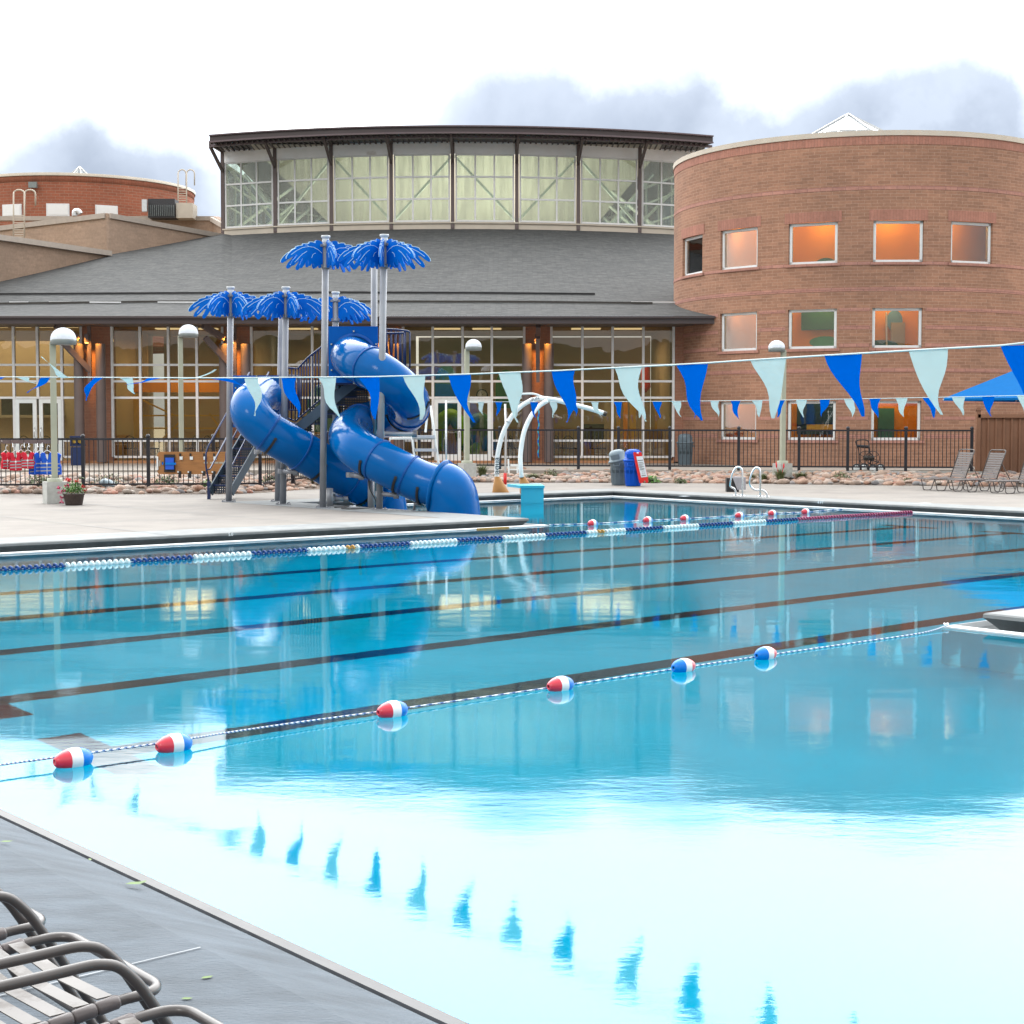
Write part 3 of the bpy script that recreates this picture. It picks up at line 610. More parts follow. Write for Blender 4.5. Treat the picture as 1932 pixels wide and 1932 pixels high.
def troof(x, y):
    lo, hi = 0., 1.
    for _ in range(24):
        m = (lo + hi) / 2; p = roofpt(x, m); yp = 966 - F * ((p.z - EYE) * cp + p.y * -(-sp)) / (p.y * cp - (p.z - EYE) * sp) if False else None
        d = p - Vector((0, 0, EYE)); fwd = d.y * cp - d.z * sp; upc = d.y * sp + d.z * cp; yp = 966 - F * upc / fwd
        if yp > y: lo = m
        else: hi = m
    return (lo + hi) / 2
for (pl, mm, dz) in (([(-60, 557.5), (300, 555.5), (640, 554), (900, 555), (1166, 557.5)], M['padblack'], .05), ([(-60, 576), (300, 571.5), (640, 571), (1000, 572), (1276, 575)], M['dark'], .05)):
    b = MB(); pts = []
    for (x0, y0), (x1, y1) in zip(pl, pl[1:]):
        for k in range(6): x = x0 + (x1 - x0) * k / 6; y = y0 + (y1 - y0) * k / 6; pts.append(roofpt(x, troof(x, y)) + Vector((0, 0, dz)))
    for a, c in zip(pts, pts[1:]): b.bar(a, c, .05, .07)
    b.build('snow_rail', mm, hall)
b = MB()
for x0, x1 in ((20, 55), (95, 230), (300, 400), (470, 500), (1190, 1272)):
    y = 573.5; b.bar(roofpt(x0, troof(x0, y - .3)) + Vector((0, 0, .06)), roofpt(x1, troof(x1, y)) + Vector((0, 0, .06)), .05, .05)
b.build('ridge_flashing', M['frame'], hall)
# interior rooms behind the glass
zc = ZE - .25; Yb = YF + 8.5
def ibox(name, x0, x1, y0, y1, z0, z1, m):
    return MB().box(((x0 + x1) / 2, (y0 + y1) / 2, (z0 + z1) / 2), (x1 - x0, y1 - y0, z1 - z0)).build(name, m, hall)
ibox('interior_floor', fx(-280), fx(1270), YF + .2, Yb + .5, ZG - .1, ZG, M['ifloor'])
ibox('interior_ceiling', fx(-280), fx(1270), YF + .2, Yb + .5, ZE + .02, ZE + .12, M['iceil'])
ibox('interior_wall', fx(-280), fx(213), Yb - 3, Yb - 2.8, ZG, ZE, M['beige'])
ibox('interior_wall', fx(213), fx(475), Yb, Yb + .2, ZG, ZE, M['beige'])
ibox('interior_wall', fx(475), fx(761), Yb - 1, Yb - .8, ZG, ZE, M['beige'])
ibox('interior_wall', fx(761), fx(1270), Yb + 1, Yb + 1.2, ZG, ZE, M['beige'])
for x in (184, 450, 733, 1015, 1272): ibox('partition', fx(x) - .1, fx(x) + .1, YF + .6, Yb, ZG, ZE, M['beige'])
# room features seen through the glass
Yi = YF + 3
def pbox(name, x0, x1, y0, y1, Y, d, m):
    p, q = P(x0, y0, Y), P(x1, y1, Y); return MB().box(((p.x + q.x) / 2, Y + d / 2, (p.z + q.z) / 2), (q.x - p.x, d, p.z - q.z)).build(name, m, hall)
pbox('wall_panel', 478, 600, 693, 716, Yb - 1.1, .08, M['yellow']); pbox('wall_panel', 478, 560, 722, 760, Yb - 1.1, .06, M['orange'])
pbox('serving_hatch', 2, 60, 752, 783, Yb - 3.12, .1, M['dark']); pbox('serving_hatch', 62, 118, 752, 783, Yb - 3.12, .1, M['dark'])
pbox('counter', -60, 118, 783, 788, Yb - 3.5, .45, M['iceil']); pbox('rules_board', 142, 156, 753, 776, Yb - 3.15, .06, M['column'])
pbox('stair_wall', 226, 262, 742, 850, YF + 5, .2, M['yellow']); pbox('bulkhead', 226, 421, 716, 740, YF + 5, .2, M['orange'])
for (x0, y0, x1, y1) in ((262, 752, 330, 784), (300, 835, 345, 790), (262, 784, 421, 784), (262, 808, 421, 808), (395, 780, 421, 815), (375, 850, 421, 800), (345, 750, 345, 850), (1190, 850, 1262, 800), (1110, 850, 1180, 812)):
    MB().bar(P(x0, y0, YF + 4.2), P(x1, y1, YF + 4.2), .06, .06).build('hand_rail', M['yellow'], hall)
for x0, x1, m in ((1163, 1170, M['yellow']), (1176, 1184, M['orange']), (1188, 1200, M['yellow']), (1140, 1150, M['iceil']), (1236, 1240, M['yellow'])): pbox('curtain', x0, x1, 757, 845, YF + 5.5, .1, m)
pbox('divider', 1216, 1252, 812, 830, YF + 3.2, .3, M['terra']); pbox('locker', 1100, 1150, 800, 835, YF + 6, .4, M['dark'])
b = MB(); b.tube([P(1217, 690, YF + 5), P(1219, 730, YF + 5), P(1213, 735, YF + 5)], .18, 10); b.build('hanging_banner', M['red'], hall)
# green tube slide inside, behind the right hand door
for m, pts, r_ in ((M['igreen'], [(825, 850), (833, 800), (850, 785), (866, 800), (880, 840), (905, 850)], .28), (M['idgreen'], [(880, 850), (886, 810), (898, 795), (915, 800), (924, 850)], .3)):
    b = MB(); b.tube(bez([P(x, y, YF + 3.6) for x, y in pts], 5), r_, 12); b.build('indoor_play_tube', m, hall)
b = MB(); b.lathe([(.0, .01), (.2, .01), (.2, 0), (.24, 0), (.24, .05), (.2, .05)], P(909.5, 745, Yb + .8), 24, Matrix.Rotation(math.pi / 2, 3, 'X')); ck = b.build('clock', M['padblack'], hall)
b = MB(); b.lathe([(0, 0), (.19, 0)], P(909.5, 745, Yb + .78), 24, Matrix.Rotation(math.pi / 2, 3, 'X')); b.build('dial', M['paper'], ck)
b = MB(); pc = P(909.5, 745, Yb + .76); b.bar(pc, pc + Vector((.1, 0, .06)), .015, .01); b.bar(pc, pc + Vector((-.04, 0, .14)), .015, .01); b.build('clock_hand', M['ink'], ck)
# arched play set pieces in the middle bays
for (x, y, w_, h_, m) in ((610, 765, 60, 50, M['teal']), (842, 735, 45, 60, M['teal']), (955, 730, 40, 40, M['idgreen'])):
    p = P(x, y, YF + 5); b = MB(); ww = w_ / F * 62 / 2; hh = h_ / F * 62
    b.prism([(ww * math.cos(a), hh * math.sin(a) * .8) for a in [math.pi * k / 10 for k in range(11)]] + [(-ww, -hh), (ww, -hh)], p, (1, 0, 0), (0, 0, 1), .3); b.build('play_arch', m, hall)
# ceiling light panels and warm room light
for bi, (x0, x1) in enumerate(((-280, 155), (213, 421), (475, 705), (761, 989), (1040, 1270))):
    X0, X1 = fx(x0) + .6, fx(x1) - .6
    n = 8 if bi == 0 else 2
    b = MB()
    for k in range(n):
        cx = X0 + (X1 - X0) * (k + .5) / n; b.box((cx, YF + (2.2 if bi == 0 else 3.5), ZE - .0), (min(1.1, (X1 - X0) / n * .7), .5, .04))
    b.build('ceiling_light', M['lightpanel'], hall)
    l = bpy.data.lights.new('room_light', 'AREA'); l.shape = 'RECTANGLE'; l.size = X1 - X0 - 1; l.size_y = 4; l.energy = [300, 180, 140, 150, 160][bi] ; l.color = [(1, .85, .58), (1, .74, .38), (1, .76, .42), (1, .87, .62), (1, .82, .52)][bi]
    lo = bpy.data.objects.new('room_light', l); C.objects.link(lo); lo.parent = hall; lo.location = Vector(((X0 + X1) / 2, YF + 4, ZE - .35)) - hall.location
# furniture: cafe chairs and tables
def chair(loc, rz, label):
    t = thing('cafe_chair', label, 'chair', (0, 0, 0), 'stacking chairs inside the hall'); b = MB(); b.box((0, 0, .45), (.44, .44, .04)); b.build('seat', M['dark'], t)
    b = MB(); b.tube(bez([(-.2, .2, .45), (-.2, .24, .75), (0, .26, .9), (.2, .24, .75), (.2, .2, .45)], 4), .015, 6)
    for k in range(5): b.bar((-.14 + .07 * k, .22, .48), (-.14 + .07 * k, .25, .82), .03, .012)
    b.build('backrest', M['dark'], t)
    for sx_ in (-1, 1):
        for sy in (-1, 1): MB().bar((sx_ * .2, sy * .2, 0), (sx_ * .18, sy * .18, .44), .025, .025).build('leg', M['alu'], t)
    t.location = loc; t.rotation_euler = (0, 0, rz); return t
c0 = None
spots = [(245, 845, 2.2, .3), (285, 852, 1.4, 2.), (355, 852, 2, -1), (400, 850, 3, 1), (560, 850, 2, .5), (950, 850, 1.8, -.5), (975, 846, 2.6, 2), (1075, 852, 1.6, .2), (1128, 850, 1.7, 2.6), (1060, 850, 3, 1), (40, 855, 1.5, 0), (92, 855, 1.5, 3)]
for i, (x, y, dy, rz) in enumerate(spots):
    p = P(x, 800, YF + dy); loc = (p.x, YF + dy, ZG)
    if c0 is None: c0 = chair((0, 0, 0), 0, 'dark slatted chair seen through the hall windows'); o = c0
    else: o = copy_tree(c0)
    o.location = loc; o.rotation_euler = (0, 0, rz)
# ------------------------------------------------------------------ clerestory
cl = thing('clerestory', 'curved glass lantern with dark overhanging roof rising above the shingle slope', 'glass lantern', (CXc, Y0c, zr))
postx = [425, 523, 628, 740, 855, 975, 1090, 1205, 1320]
zg0, zg1, zp1, zt1 = fz(416.7, 76), fz(291.5, 76), fz(268, 76), fz(238, 74)
PT = [arcpx(x) for x in postx]
b = MB(); bw_ = MB()
for (a, c) in zip(PT, PT[1:]):
    A, B_ = Vector((a[0], a[1], 0)), Vector((c[0], c[1], 0))
    b.bar(A + Vector((0, 0, (zr - .35 + zg0 - .06) / 2)), B_ + Vector((0, 0, (zr - .35 + zg0 - .06) / 2)), .24, zg0 - .06 - zr + .35)
    b.bar(A + Vector((0, -.14, zg0 - .1)), B_ + Vector((0, -.14, zg0 - .1)), .1, .06)
    bw_.bar(A + Vector((0, 0, (zg1 + zp1) / 2 + .04)), B_ + Vector((0, 0, (zg1 + zp1) / 2 + .04)), .2, zp1 - zg1 + .02)
b.build('base_band', M['cream'], cl); bw_.build('cladding_band', M['whiteclad'], cl)
for (a, c) in zip(PT, PT[1:]):
    A, B_ = Vector((a[0], a[1], 0)), Vector((c[0], c[1], 0)); f = MB(); g = MB(); dd = (B_ - A).normalized()
    A2, B2 = A + dd * .16, B_ - dd * .16; zs = [zg0 + (zg1 - zg0) * k / 3 for k in range(4)]
    for k in range(4):
        p = A2.lerp(B2, k / 3); f.bar(p + Vector((0, 0, zg0 - .05)), p + Vector((0, 0, zg1 + .05)), .075, .12, up=(0, 1, 0))
    for z in zs: f.bar(A2 + Vector((0, 0, z)), B2 + Vector((0, 0, z)), .115, .075)
    wf = f.build('window_frame', M['frame'], cl)
    for k in range(3):
        for z0, z1 in zip(zs, zs[1:]):
            p, q = A2.lerp(B2, k / 3) + dd * .04, A2.lerp(B2, (k + 1) / 3) - dd * .04
            g.bar(p + Vector((0, .01, (z0 + z1) / 2)), q + Vector((0, .01, (z0 + z1) / 2)), .012, z1 - z0 - .08)
    g.build('glass', M['cglass'], wf)
for i, (X, Y) in enumerate(PT[:-1]):
    b = MB(); b.bar((X, Y - .08, zr - .02), (X, Y - .08, zp1 - .05), .17, .16, up=(0, 1, 0)); b.build('post', M['brown'], cl)
    b = MB(); X2 = X + (X - CXc) * .022; top_ = Vector((X2, Y - 1.95, zt1 - .42)); b.bar((X, Y - .12, zg1 - .35), top_, .1, .17); b.bar(Vector((X, Y, zp1 + .02)), top_ + Vector((0, -.03, .1)), .1, .16); b.build('bracket', M['brown'], cl)
l = bpy.data.lights.new('lantern_fill_light', 'AREA'); l.size = 10; l.energy = 2600; l.color = (1, .96, .86); lo = bpy.data.objects.new('lantern_fill_light', l); C.objects.link(lo); lo.parent = cl; lo.location = Vector((CXc, 80, zg0 - 3)) - cl.location; lo.rotation_euler = (math.pi, 0, 0)  # unseen upward lamp added to brighten the lantern interior
# end wall (left) turned away
A = Vector((PT[0][0], PT[0][1], 0)); E2 = A + Vector((.9, 16, 0)); b = MB(); b.bar(A + Vector((.05, .2, (zr + zt1) / 2 - .3)), A + Vector((.05, .5, (zr + zt1) / 2 - .3)), .2, zt1 - zr - .3); b.build('corner_post', M['frame'], cl)
# glazed back and sides
b = MB(); g = MB()
backp = [A + Vector((.1, .5, 0)), A + Vector((.6, 9, 0)), A + Vector((4.5, 15.5, 0)), Vector((CXc, 94, 0)), Vector((PT[-1][0] - 4, A.y + 15, 0)), Vector((PT[-1][0], PT[-1][1] + .5, 0))]
for p, q in zip(backp, backp[1:]):
    g.bar(p + Vector((0, 0, (zg0 + zg1) / 2)), q + Vector((0, 0, (zg0 + zg1) / 2)), .012, zg1 - zg0)
    n = max(2, int((q - p).length / 1.7))
    for k in range(n + 1): r_ = p.lerp(q, k / n); b.bar(r_ + Vector((0, 0, zg0)), r_ + Vector((0, 0, zg1)), .1, .1, up=(0, 1, 0))
    for z in (zg0, zg0 + 1.1, zg0 + 2.2, zg1): b.bar(p + Vector((0, 0, z)), q + Vector((0, 0, z)), .1, .08)
b.build('rear_frame', M['roomceil'], cl); g.build('rear_glass', M['skyglass'], cl)
# sloping ribbed ceiling seen through the glass
b = MB(); zc0, zc1 = zp1 - .1, zg0 - .3
for k in range(60):
    pass
b.quad(Vector((CXc - 9.6, arc(CXc - 9.6) + .5, zc0 + .05)), Vector((CXc + 9.6, arc(CXc - 9.6) + .5, zc0 + .05)), Vector((CXc + 5.6, 91, zc1 + .05)), Vector((CXc - 5.6, 91, zc1 + .05)))
b.quad(Vector((CXc - 9.6, arc(CXc - 9.6) + .5, zc0 + .05)), Vector((CXc + 9.6, arc(CXc - 9.6) + .5, zc0 + .05)), Vector((CXc + 9.6, 76.4, zc0 + .06)), Vector((CXc - 9.6, 76.4, zc0 + .06)))
b.build('roof_deck', M['deckrib'], cl)
for i in range(8):
    a, c = PT[i], PT[i + 1]; b = MB(); A, B_ = Vector((a[0], a[1] + .7, 0)), Vector((c[0], c[1] + .7, 0))
    z0, z1 = zg0 + .05, zg1 + .1
    if i % 2 == 0: b.bar(A + Vector((0, 0, z1)), B_ + Vector((0, 0, z0)), .11, .11)
    else: b.bar(A + Vector((0, 0, z0)), B_ + Vector((0, 0, z1)), .11, .11)
    b.build('truss_brace', M['roomceil'], cl)
for sgn, X0 in ((1, PT[0][0]), (-1, PT[-2][0] + 1.5)):
    b = MB()
    for k in range(4): b.bar((X0 + sgn * (.4 + k * .6), 79.5 + k * 2.4, zg0), (X0 + sgn * (3.4 + k * .3), 84 + k * 2.4, zg1 + .2), .13, .13); b.bar((X0 + sgn * 3, 79 + k * 3, zg0), (X0 + sgn * .5, 82 + k * 3, zg1), .1, .1)
    b.build('truss', M['roomceil'], cl)
# overhanging roof: soffit ribs and fascia following the arc
b = MB(); fas = MB(); rib = MB(); n = 40; xl, xr_ = P(391, 800, 75).x, P(1349, 800, 75).x
def arcr(X, d): return arc(CXc + (X - CXc) * .93) - d
vv = []
for k in range(n + 1):
    X = xl + (xr_ - xl) * k / n; yf = arcr(X, 2.1); vv += [Vector((X, yf, zt1 - .34)), Vector((X, yf, zt1)), Vector((CXc + (X - CXc) * .9, 95, zt1 - 1.6)), Vector((CXc + (X - CXc) * .9, arc(CXc + (X - CXc) * .9) + .6, zt1 - .36))]
q = []
for k in range(n):
    i, j = 4 * k, 4 * k + 4; q += [(i, j, j + 1, i + 1), (i + 1, j + 1, j + 2, i + 2), (i + 3, j + 3, j, i)]
b.add(vv, q); b.add([vv[0], vv[1], vv[2], vv[3]], [(0, 1, 2, 3)]); b.add([vv[-4], vv[-3], vv[-2], vv[-1]], [(3, 2, 1, 0)]); b.build('roof', M['fascia'], cl)
for k in range(n):
    i, j = 4 * k, 4 * k + 4; fas.bar(vv[i] + Vector((0, -.06, .02)), vv[j] + Vector((0, -.06, .02)), .1, .07); fas.bar(vv[i + 1] + Vector((0, -.05, -.02)), vv[j + 1] + Vector((0, -.05, -.02)), .12, .06); fas.bar(vv[i] + Vector((0, .42, -.08)), vv[j] + Vector((0, .42, -.08)), .1, .12)
fas.build('gutter_trim', mat('plum_trim', (.12, .085, .095), .45, var=.1), cl)
for k in range(90):
    X = xl + .3 + (xr_ - xl - .6) * k / 89; rib.bar((X, arcr(X, 1.95), zt1 - .39), (X, arcr(X, -.2), zt1 - .39), .07, .07)
rib.build('soffit_rib', M['soffit'], cl)

# ------------------------------------------------------------------ round brick tower
TC, TR = Vector((P(1616, 800, 58.5).x, 58.5, 0)), 6.57; TY = TC.y - TR
tower = thing('round_brick_tower', 'tall round brick tower with square windows standing beside the hall', 'building', (TC.x, TC.y, .1))
def tphi(x):
    r = ray(x, 800); r = Vector((r.x, r.y)); o = -Vector((TC.x, TC.y)); a = r.dot(r); bq = 2 * o.dot(r); c = o.dot(o) - TR * TR; disc = bq * bq - 4 * a * c
    if disc < 0: return None
    p = o + r * ((-bq - math.sqrt(disc)) / (2 * a)); return math.atan2(p.x, -p.y)
def tz(y): return zat(y, TY + .12)
ztop = tz(256.5)
rowsW = [(tz(416.5), tz(495)), (tz(581), tz(656.5)), (tz(756), tz(830.7))]
cen = [tphi(1302), tphi(1389.5), tphi(1529.5), tphi(1691.5), tphi(1830.5)]; hw = .122
wins = {0: [0, 1, 2, 3, 4], 1: [1, 2, 3], 2: [1, 2, 3]}
PA = sorted(set([-math.pi + math.pi * 2 * k / 116 for k in range(117)] + [c + s * hw for c in cen for s in (-1, 1)]))
for c in cen: PA = [a for a in PA if not (c - hw + 1e-6 < a < c + hw - 1e-6) or abs(a - c) < .02 * 0] 
ZS = sorted([.2, ztop] + [z for r_ in rowsW for z in r_])
def tp(a, z, r=TR): return Vector((TC.x + r * math.sin(a), TC.y - r * math.cos(a), z))
def tlerp(c, n=5): return [c - hw + 2 * hw * k / n for k in range(n + 1)]
b = MB()
for a0, a1 in zip(PA, PA[1:]):
    for z0, z1 in zip(ZS, ZS[1:]):
        hole = False
        for ri, (zt_, zb_) in enumerate(rowsW):
            if abs(z0 - zb_) < 1e-6 and any(abs(a0 - (cen[i] - hw)) < 1e-6 for i in wins[ri]): hole = True
        if hole: continue
        k = 1
        wide = a1 - a0 > .12; ss = 5 if wide else 1
        for q in range(ss):
            p, r_ = a0 + (a1 - a0) * q / ss, a0 + (a1 - a0) * (q + 1) / ss
            b.add([tp(p, z0), tp(r_, z0), tp(r_, z1), tp(p, z1)], [(0, 1, 2, 3)], False)
# reveals
for ri, (zt_, zb_) in enumerate(rowsW):
    for i in wins[ri]:
        a0, a1 = cen[i] - hw, cen[i] + hw; ri_ = TR - .3
        b.quad(tp(a0, zb_), tp(a0, zt_), tp(a0, zt_, ri_), tp(a0, zb_, ri_)); b.quad(tp(a1, zt_), tp(a1, zb_), tp(a1, zb_, ri_), tp(a1, zt_, ri_))
        b.quad(tp(a0, zt_), tp(a1, zt_), tp(a1, zt_, ri_), tp(a0, zt_, ri_)); b.quad(tp(a0, zb_), tp(a0, zb_, ri_), tp(a1, zb_, ri_), tp(a1, zb_))
b.build('brick_wall', brick('tower_brick', mode='cyl', a=TR, **TB), tower)
def ring(name, z0, z1, m, pr=.012, a0=-1.95, a1=1.95, n=70):
    b = MB(); prof = [(TR, z0), (TR + pr, z0), (TR + pr, z1), (TR, z1)]
    b.lathe(prof, TC, n, None, 0, False, a0 - math.pi / 2, a1 - math.pi / 2); return b.build(name, m, tower)
sold = brick('soldier_brick', (.42, .2, .15), (.36, .175, .13), (.28, .15, .11), mode='cyl', a=TR, soldier=True)
bandm = brick('band_brick', (.46, .24, .19), (.39, .2, .16), (.22, .12, .1), mode='cyl', a=TR, bh=.13)
ring('soldier_course', tz(273), tz(254), sold); ring('brick_band', tz(358), tz(351), bandm); ring('brick_band', tz(549), tz(542), bandm)
# bands that stop at the windows
def bandseg(y0, y1, gaps, m=bandm):
    z0, z1 = tz(y1), tz(y0); a = -1.95; cuts = [(cen[i] - hw - .012, cen[i] + hw + .012) for i in gaps] + [(1.95, 1.95)]
    for g0, g1 in cuts:
        b = MB()
        if g0 > a: b.lathe([(TR, z0), (TR + .012, z0), (TR + .012, z1), (TR, z1)], TC, max(2, int((g0 - a) / .05)), None, 0, False, a - math.pi / 2, g0 - math.pi / 2)
        if g0 > a: b.build('brick_band', m, tower)
        a = g1
for y0, y1 in ((587, 581), (621, 614), (655, 648)): bandseg(y1, y0, wins[1])
for y0, y1 in ((702, 695), (827, 820), (760, 753), (792, 786)):
    if y0 == 702: bandseg(y1, y0, [])
    else: bandseg(y1, y0, wins[2])
bandseg(494, 500, wins[0])
for ri, (zt_, zb_) in enumerate(rowsW):
    for i in wins[ri]:
        a0, a1 = cen[i] - hw, cen[i] + hw; b = MB()
        b.lathe([(TR + .02, zb_ - .09), (TR + .05, zb_ - .09), (TR + .05, zb_), (TR - .2, zb_ + .004)], TC, 5, None, 0, False, a0 - .015 - math.pi / 2, a1 + .015 - math.pi / 2); b.build('sill', bandm, tower)
        if ri == 0:
            b = MB(); b.lathe([(TR, zt_), (TR + .014, zt_), (TR + .014, zt_ + .34), (TR, zt_ + .34)], TC, 5, None, 0, False, a0 - .02 - math.pi / 2, a1 + .02 - math.pi / 2); b.build('lintel', sold, tower)
        r2 = TR - .14; p0, p1 = tp(a0, 0, r2), tp(a1, 0, r2); f = MB(); th = .085
        for z in (zb_ + th / 2, zt_ - th / 2): f.bar(p0 + Vector((0, 0, z)), p1 + Vector((0, 0, z)), .1, th)
        dd = (p1 - p0).normalized()
        for p in (p0 + dd * th / 2, p1 - dd * th / 2): f.bar(p + Vector((0, 0, zb_)), p + Vector((0, 0, zt_)), th, .1, up=(-dd.y, dd.x, 0))
        wf = f.build('window_frame', M['white'], tower)
        zc_ = (zb_ + zt_) / 2; MB().bar(p0 + dd * th + Vector((0, 0, zc_)), p1 - dd * th + Vector((0, 0, zc_)), .012, zt_ - zb_ - 2 * th).build('glass', M['tglass'], wf)
ring('parapet_cap', ztop, ztop + .16, M['cream'], .05); b = MB(); b.lathe([(TR + .05, ztop + .16), (TR - .3, ztop + .16), (TR - .3, ztop - .2), (0, ztop - .2)], TC, 72); b.build('flat_roof', M['cream'], tower)
# inside: coloured partition wall and floors
b = MB(); b.lathe([(TR - 1.7, .4), (TR - 1.7, ztop - .4)], TC, 40); b.build('inner_wall', M['orange'], tower)
for z in (rowsW[0][1] - .55, rowsW[1][1] - .55, ztop - .8): MB().lathe([(TR - 1.7, z), (TR - .35, z), (TR - .35, z + .2), (TR - 1.7, z + .2)], TC, 48, None, 0, False).build('floor_slab', M['iceil'], tower)
for i, (zz, en) in enumerate(((rowsW[0][0] + .35, 85), (rowsW[1][0] + .4, 55), (rowsW[2][0] + .3, 45))):
    for c in cen:
        l = bpy.data.lights.new('tower_room_light', 'POINT'); l.energy = en; l.color = (1, .66, .26); l.shadow_soft_size = .3; lo = bpy.data.objects.new('tower_room_light', l); C.objects.link(lo); lo.parent = tower; lo.location = tp(c, zz, TR - 1.0) - tower.location
# objects visible just inside the windows
def inwin(name, x, y, w_, h_, d, m, shape='blob'):
    a = tphi(x); p = tp(a, tz(y), TR - d); ex = Vector((math.cos(a), math.sin(a), 0)); sx_, sz_ = w_ / F * 53 / 2, h_ / F * 53 / 2
    poly = [(sx_ * math.cos(q), sz_ * math.sin(q)) for q in [math.pi * 2 * k / 16 for k in range(16)]] if shape == 'blob' else [(-sx_, -sz_), (sx_, -sz_), (sx_, sz_), (-sx_, sz_)]
    MB().prism(poly, p, ex, (0, 0, 1), .1, 0).build(name, m, tower)
inwin('indoor_bush', 1535, 488, 40, 24, 1.5, M['idgreen']); inwin('indoor_slide', 1395, 612, 40, 75, 1.6, mat('dusk_blue', (.06, .1, .13), .5)); inwin('play_panel', 1525, 597, 80, 36, 1.6, M['idgreen'], 'b')
inwin('play_panel', 1535, 640, 60, 22, 1.5, mat('bright_green', (.02, .3, .1), .5)); inwin('play_panel', 1708, 600, 30, 40, 1.5, mat('sky_blue_panel', (.12, .3, .5), .5)); inwin('play_panel', 1715, 640, 26, 70, 1.4, M['iceil'], 'b')
inwin('play_panel', 1675, 648, 60, 20, 1.3, mat('blue_hill', (.1, .25, .35), .5)); MB().bar(tp(tphi(1683), tz(585), TR - 1.2), tp(tphi(1685), tz(655), TR - 1.2), .05, .05).build('white_post', M['white'], tower)
inwin('play_panel', 1525, 790, 90, 60, 1.5, mat('deep_blue_panel', (.01, .06, .12), .4), 'b'); inwin('table_top', 1530, 806, 50, 10, 1.2, M['yellow'], 'b'); inwin('person_sized_cabinet', 1690, 800, 30, 60, 1.5, M['teal'], 'b'); inwin('stool', 1387, 800, 18, 40, 1.3, M['dark'])
# glass pyramid skylight on the tower
b = MB(); g = MB(); ap = P(1600, 215, 58.5); rb_ = 3.0; zb0 = ztop + .25
cor = [Vector((ap.x + rb_ * math.cos(a), 58.5 + rb_ * math.sin(a), zb0)) for a in [math.radians(22.5 + 45 * k) for k in range(8)]]
for p, q in zip(cor, cor[1:] + cor[:1]): b.bar(p, ap, .06, .07); b.bar(p, q, .06, .08); g.add([p, q, ap], [(0, 1, 2)]); m1, m2 = p.lerp(ap, .5), q.lerp(ap, .5); b.bar(m1, m2, .04, .05); b.bar(p.lerp(q, .5), m1.lerp(m2, .5).lerp(ap, .0), .035, .04)
b.build('skylight_frame', M['alu'], tower); g.build('skylight_glass', M['skyglass'], tower)
# wing wall at the far side of the tower
wg = MB(); wg.box((TC.x + TR + 2.2, TC.y - 1.8, (tz(500)) / 2), (5, 4, tz(500))); tag(wg.build('brick_wing', brick('wing_brick', mode='flat', **TB), None), 'dark brick side wing joining the round tower at its shaded side', 'building')

# ------------------------------------------------------------------ stepped tan brick blocks and left drum
tanb = dict(c1=(.42, .3, .225), c2=(.36, .26, .195), mortar=(.4, .29, .22))
M['tancap'] = mat('tan_coping_stone', (.42, .36, .31), .8, var=.08)
blk = thing('stepped_brick_block', 'stepped tan brick parapet walls rising beside the shingle roof', 'building', (P(100, 450, 74).x, 78, 6))
def wallpoly(name, pts, m, th=.3, cap=None):
    b = MB(); p = [Vector(q) for q in pts]; n_ = (p[1] - p[0]).cross(p[2] - p[0]).normalized() * th
    if n_.y < 0: n_ = -n_
    k = len(p); b.add(p + [q + n_ for q in p], [tuple(range(k)), tuple(range(2 * k - 1, k - 1, -1))] + [(i, i + k, (i + 1) % k + k, (i + 1) % k) for i in range(k)]); b.build(name, m, blk)
def capbar(a, c, h=.22, w_=.45): MB().bar(Vector(a) + Vector((0, .15, -h / 2)), Vector(c) + Vector((0, .15, -h / 2)), w_, h).build('coping_stone', M['tancap'], blk)
def RT(x, dy=0): return rooftop(x) + Vector((0, dy, -.3))
# upper block: corner at px 201
cA = P(201, 402, 72.2); cB = P(425, 443, 78.6); cL = P(-160, 446, 77)
wallpoly('brick_wall', [RT(201), RT(313), rooftop(425) + Vector((0, .1, -.2)), cB, cA], brick('tan_brick_a', mode='flat', a=.9, **tanb))
wallpoly('brick_wall', [cA, cL, cL - Vector((0, 0, 6)), cA - Vector((0, 0, 5.5))], brick('tan_brick_b', mode='flat', a=0, **tanb)); capbar(cA, cB); capbar(cL, cA)
# lower, nearer block
dA = P(202, 473, 71.5); dL = P(-160, 420, 61.0)
wallpoly('brick_wall', [RT(-160), RT(0), RT(100), RT(202), dA, dL], brick('tan_brick_c', mode='flat', a=.9, **tanb)); capbar(dL, dA)
# rear box
e0, e1, e2 = P(244, 408, 84), P(402, 408, 84), P(424, 420, 80)
wallpoly('brick_wall', [e0, e1, e1 - Vector((0, 0, 3)), e0 - Vector((0, 0, 3))], brick('tan_brick_d', mode='flat', a=0, **tanb)); capbar(e0 + Vector((-8, 0, 0)), e1); wallpoly('brick_wall', [e1, e2, e2 - Vector((0, 0, 3)), e1 - Vector((0, 0, 3))], brick('tan_brick_e', mode='flat', a=.9, **tanb)); capbar(e1, e2)
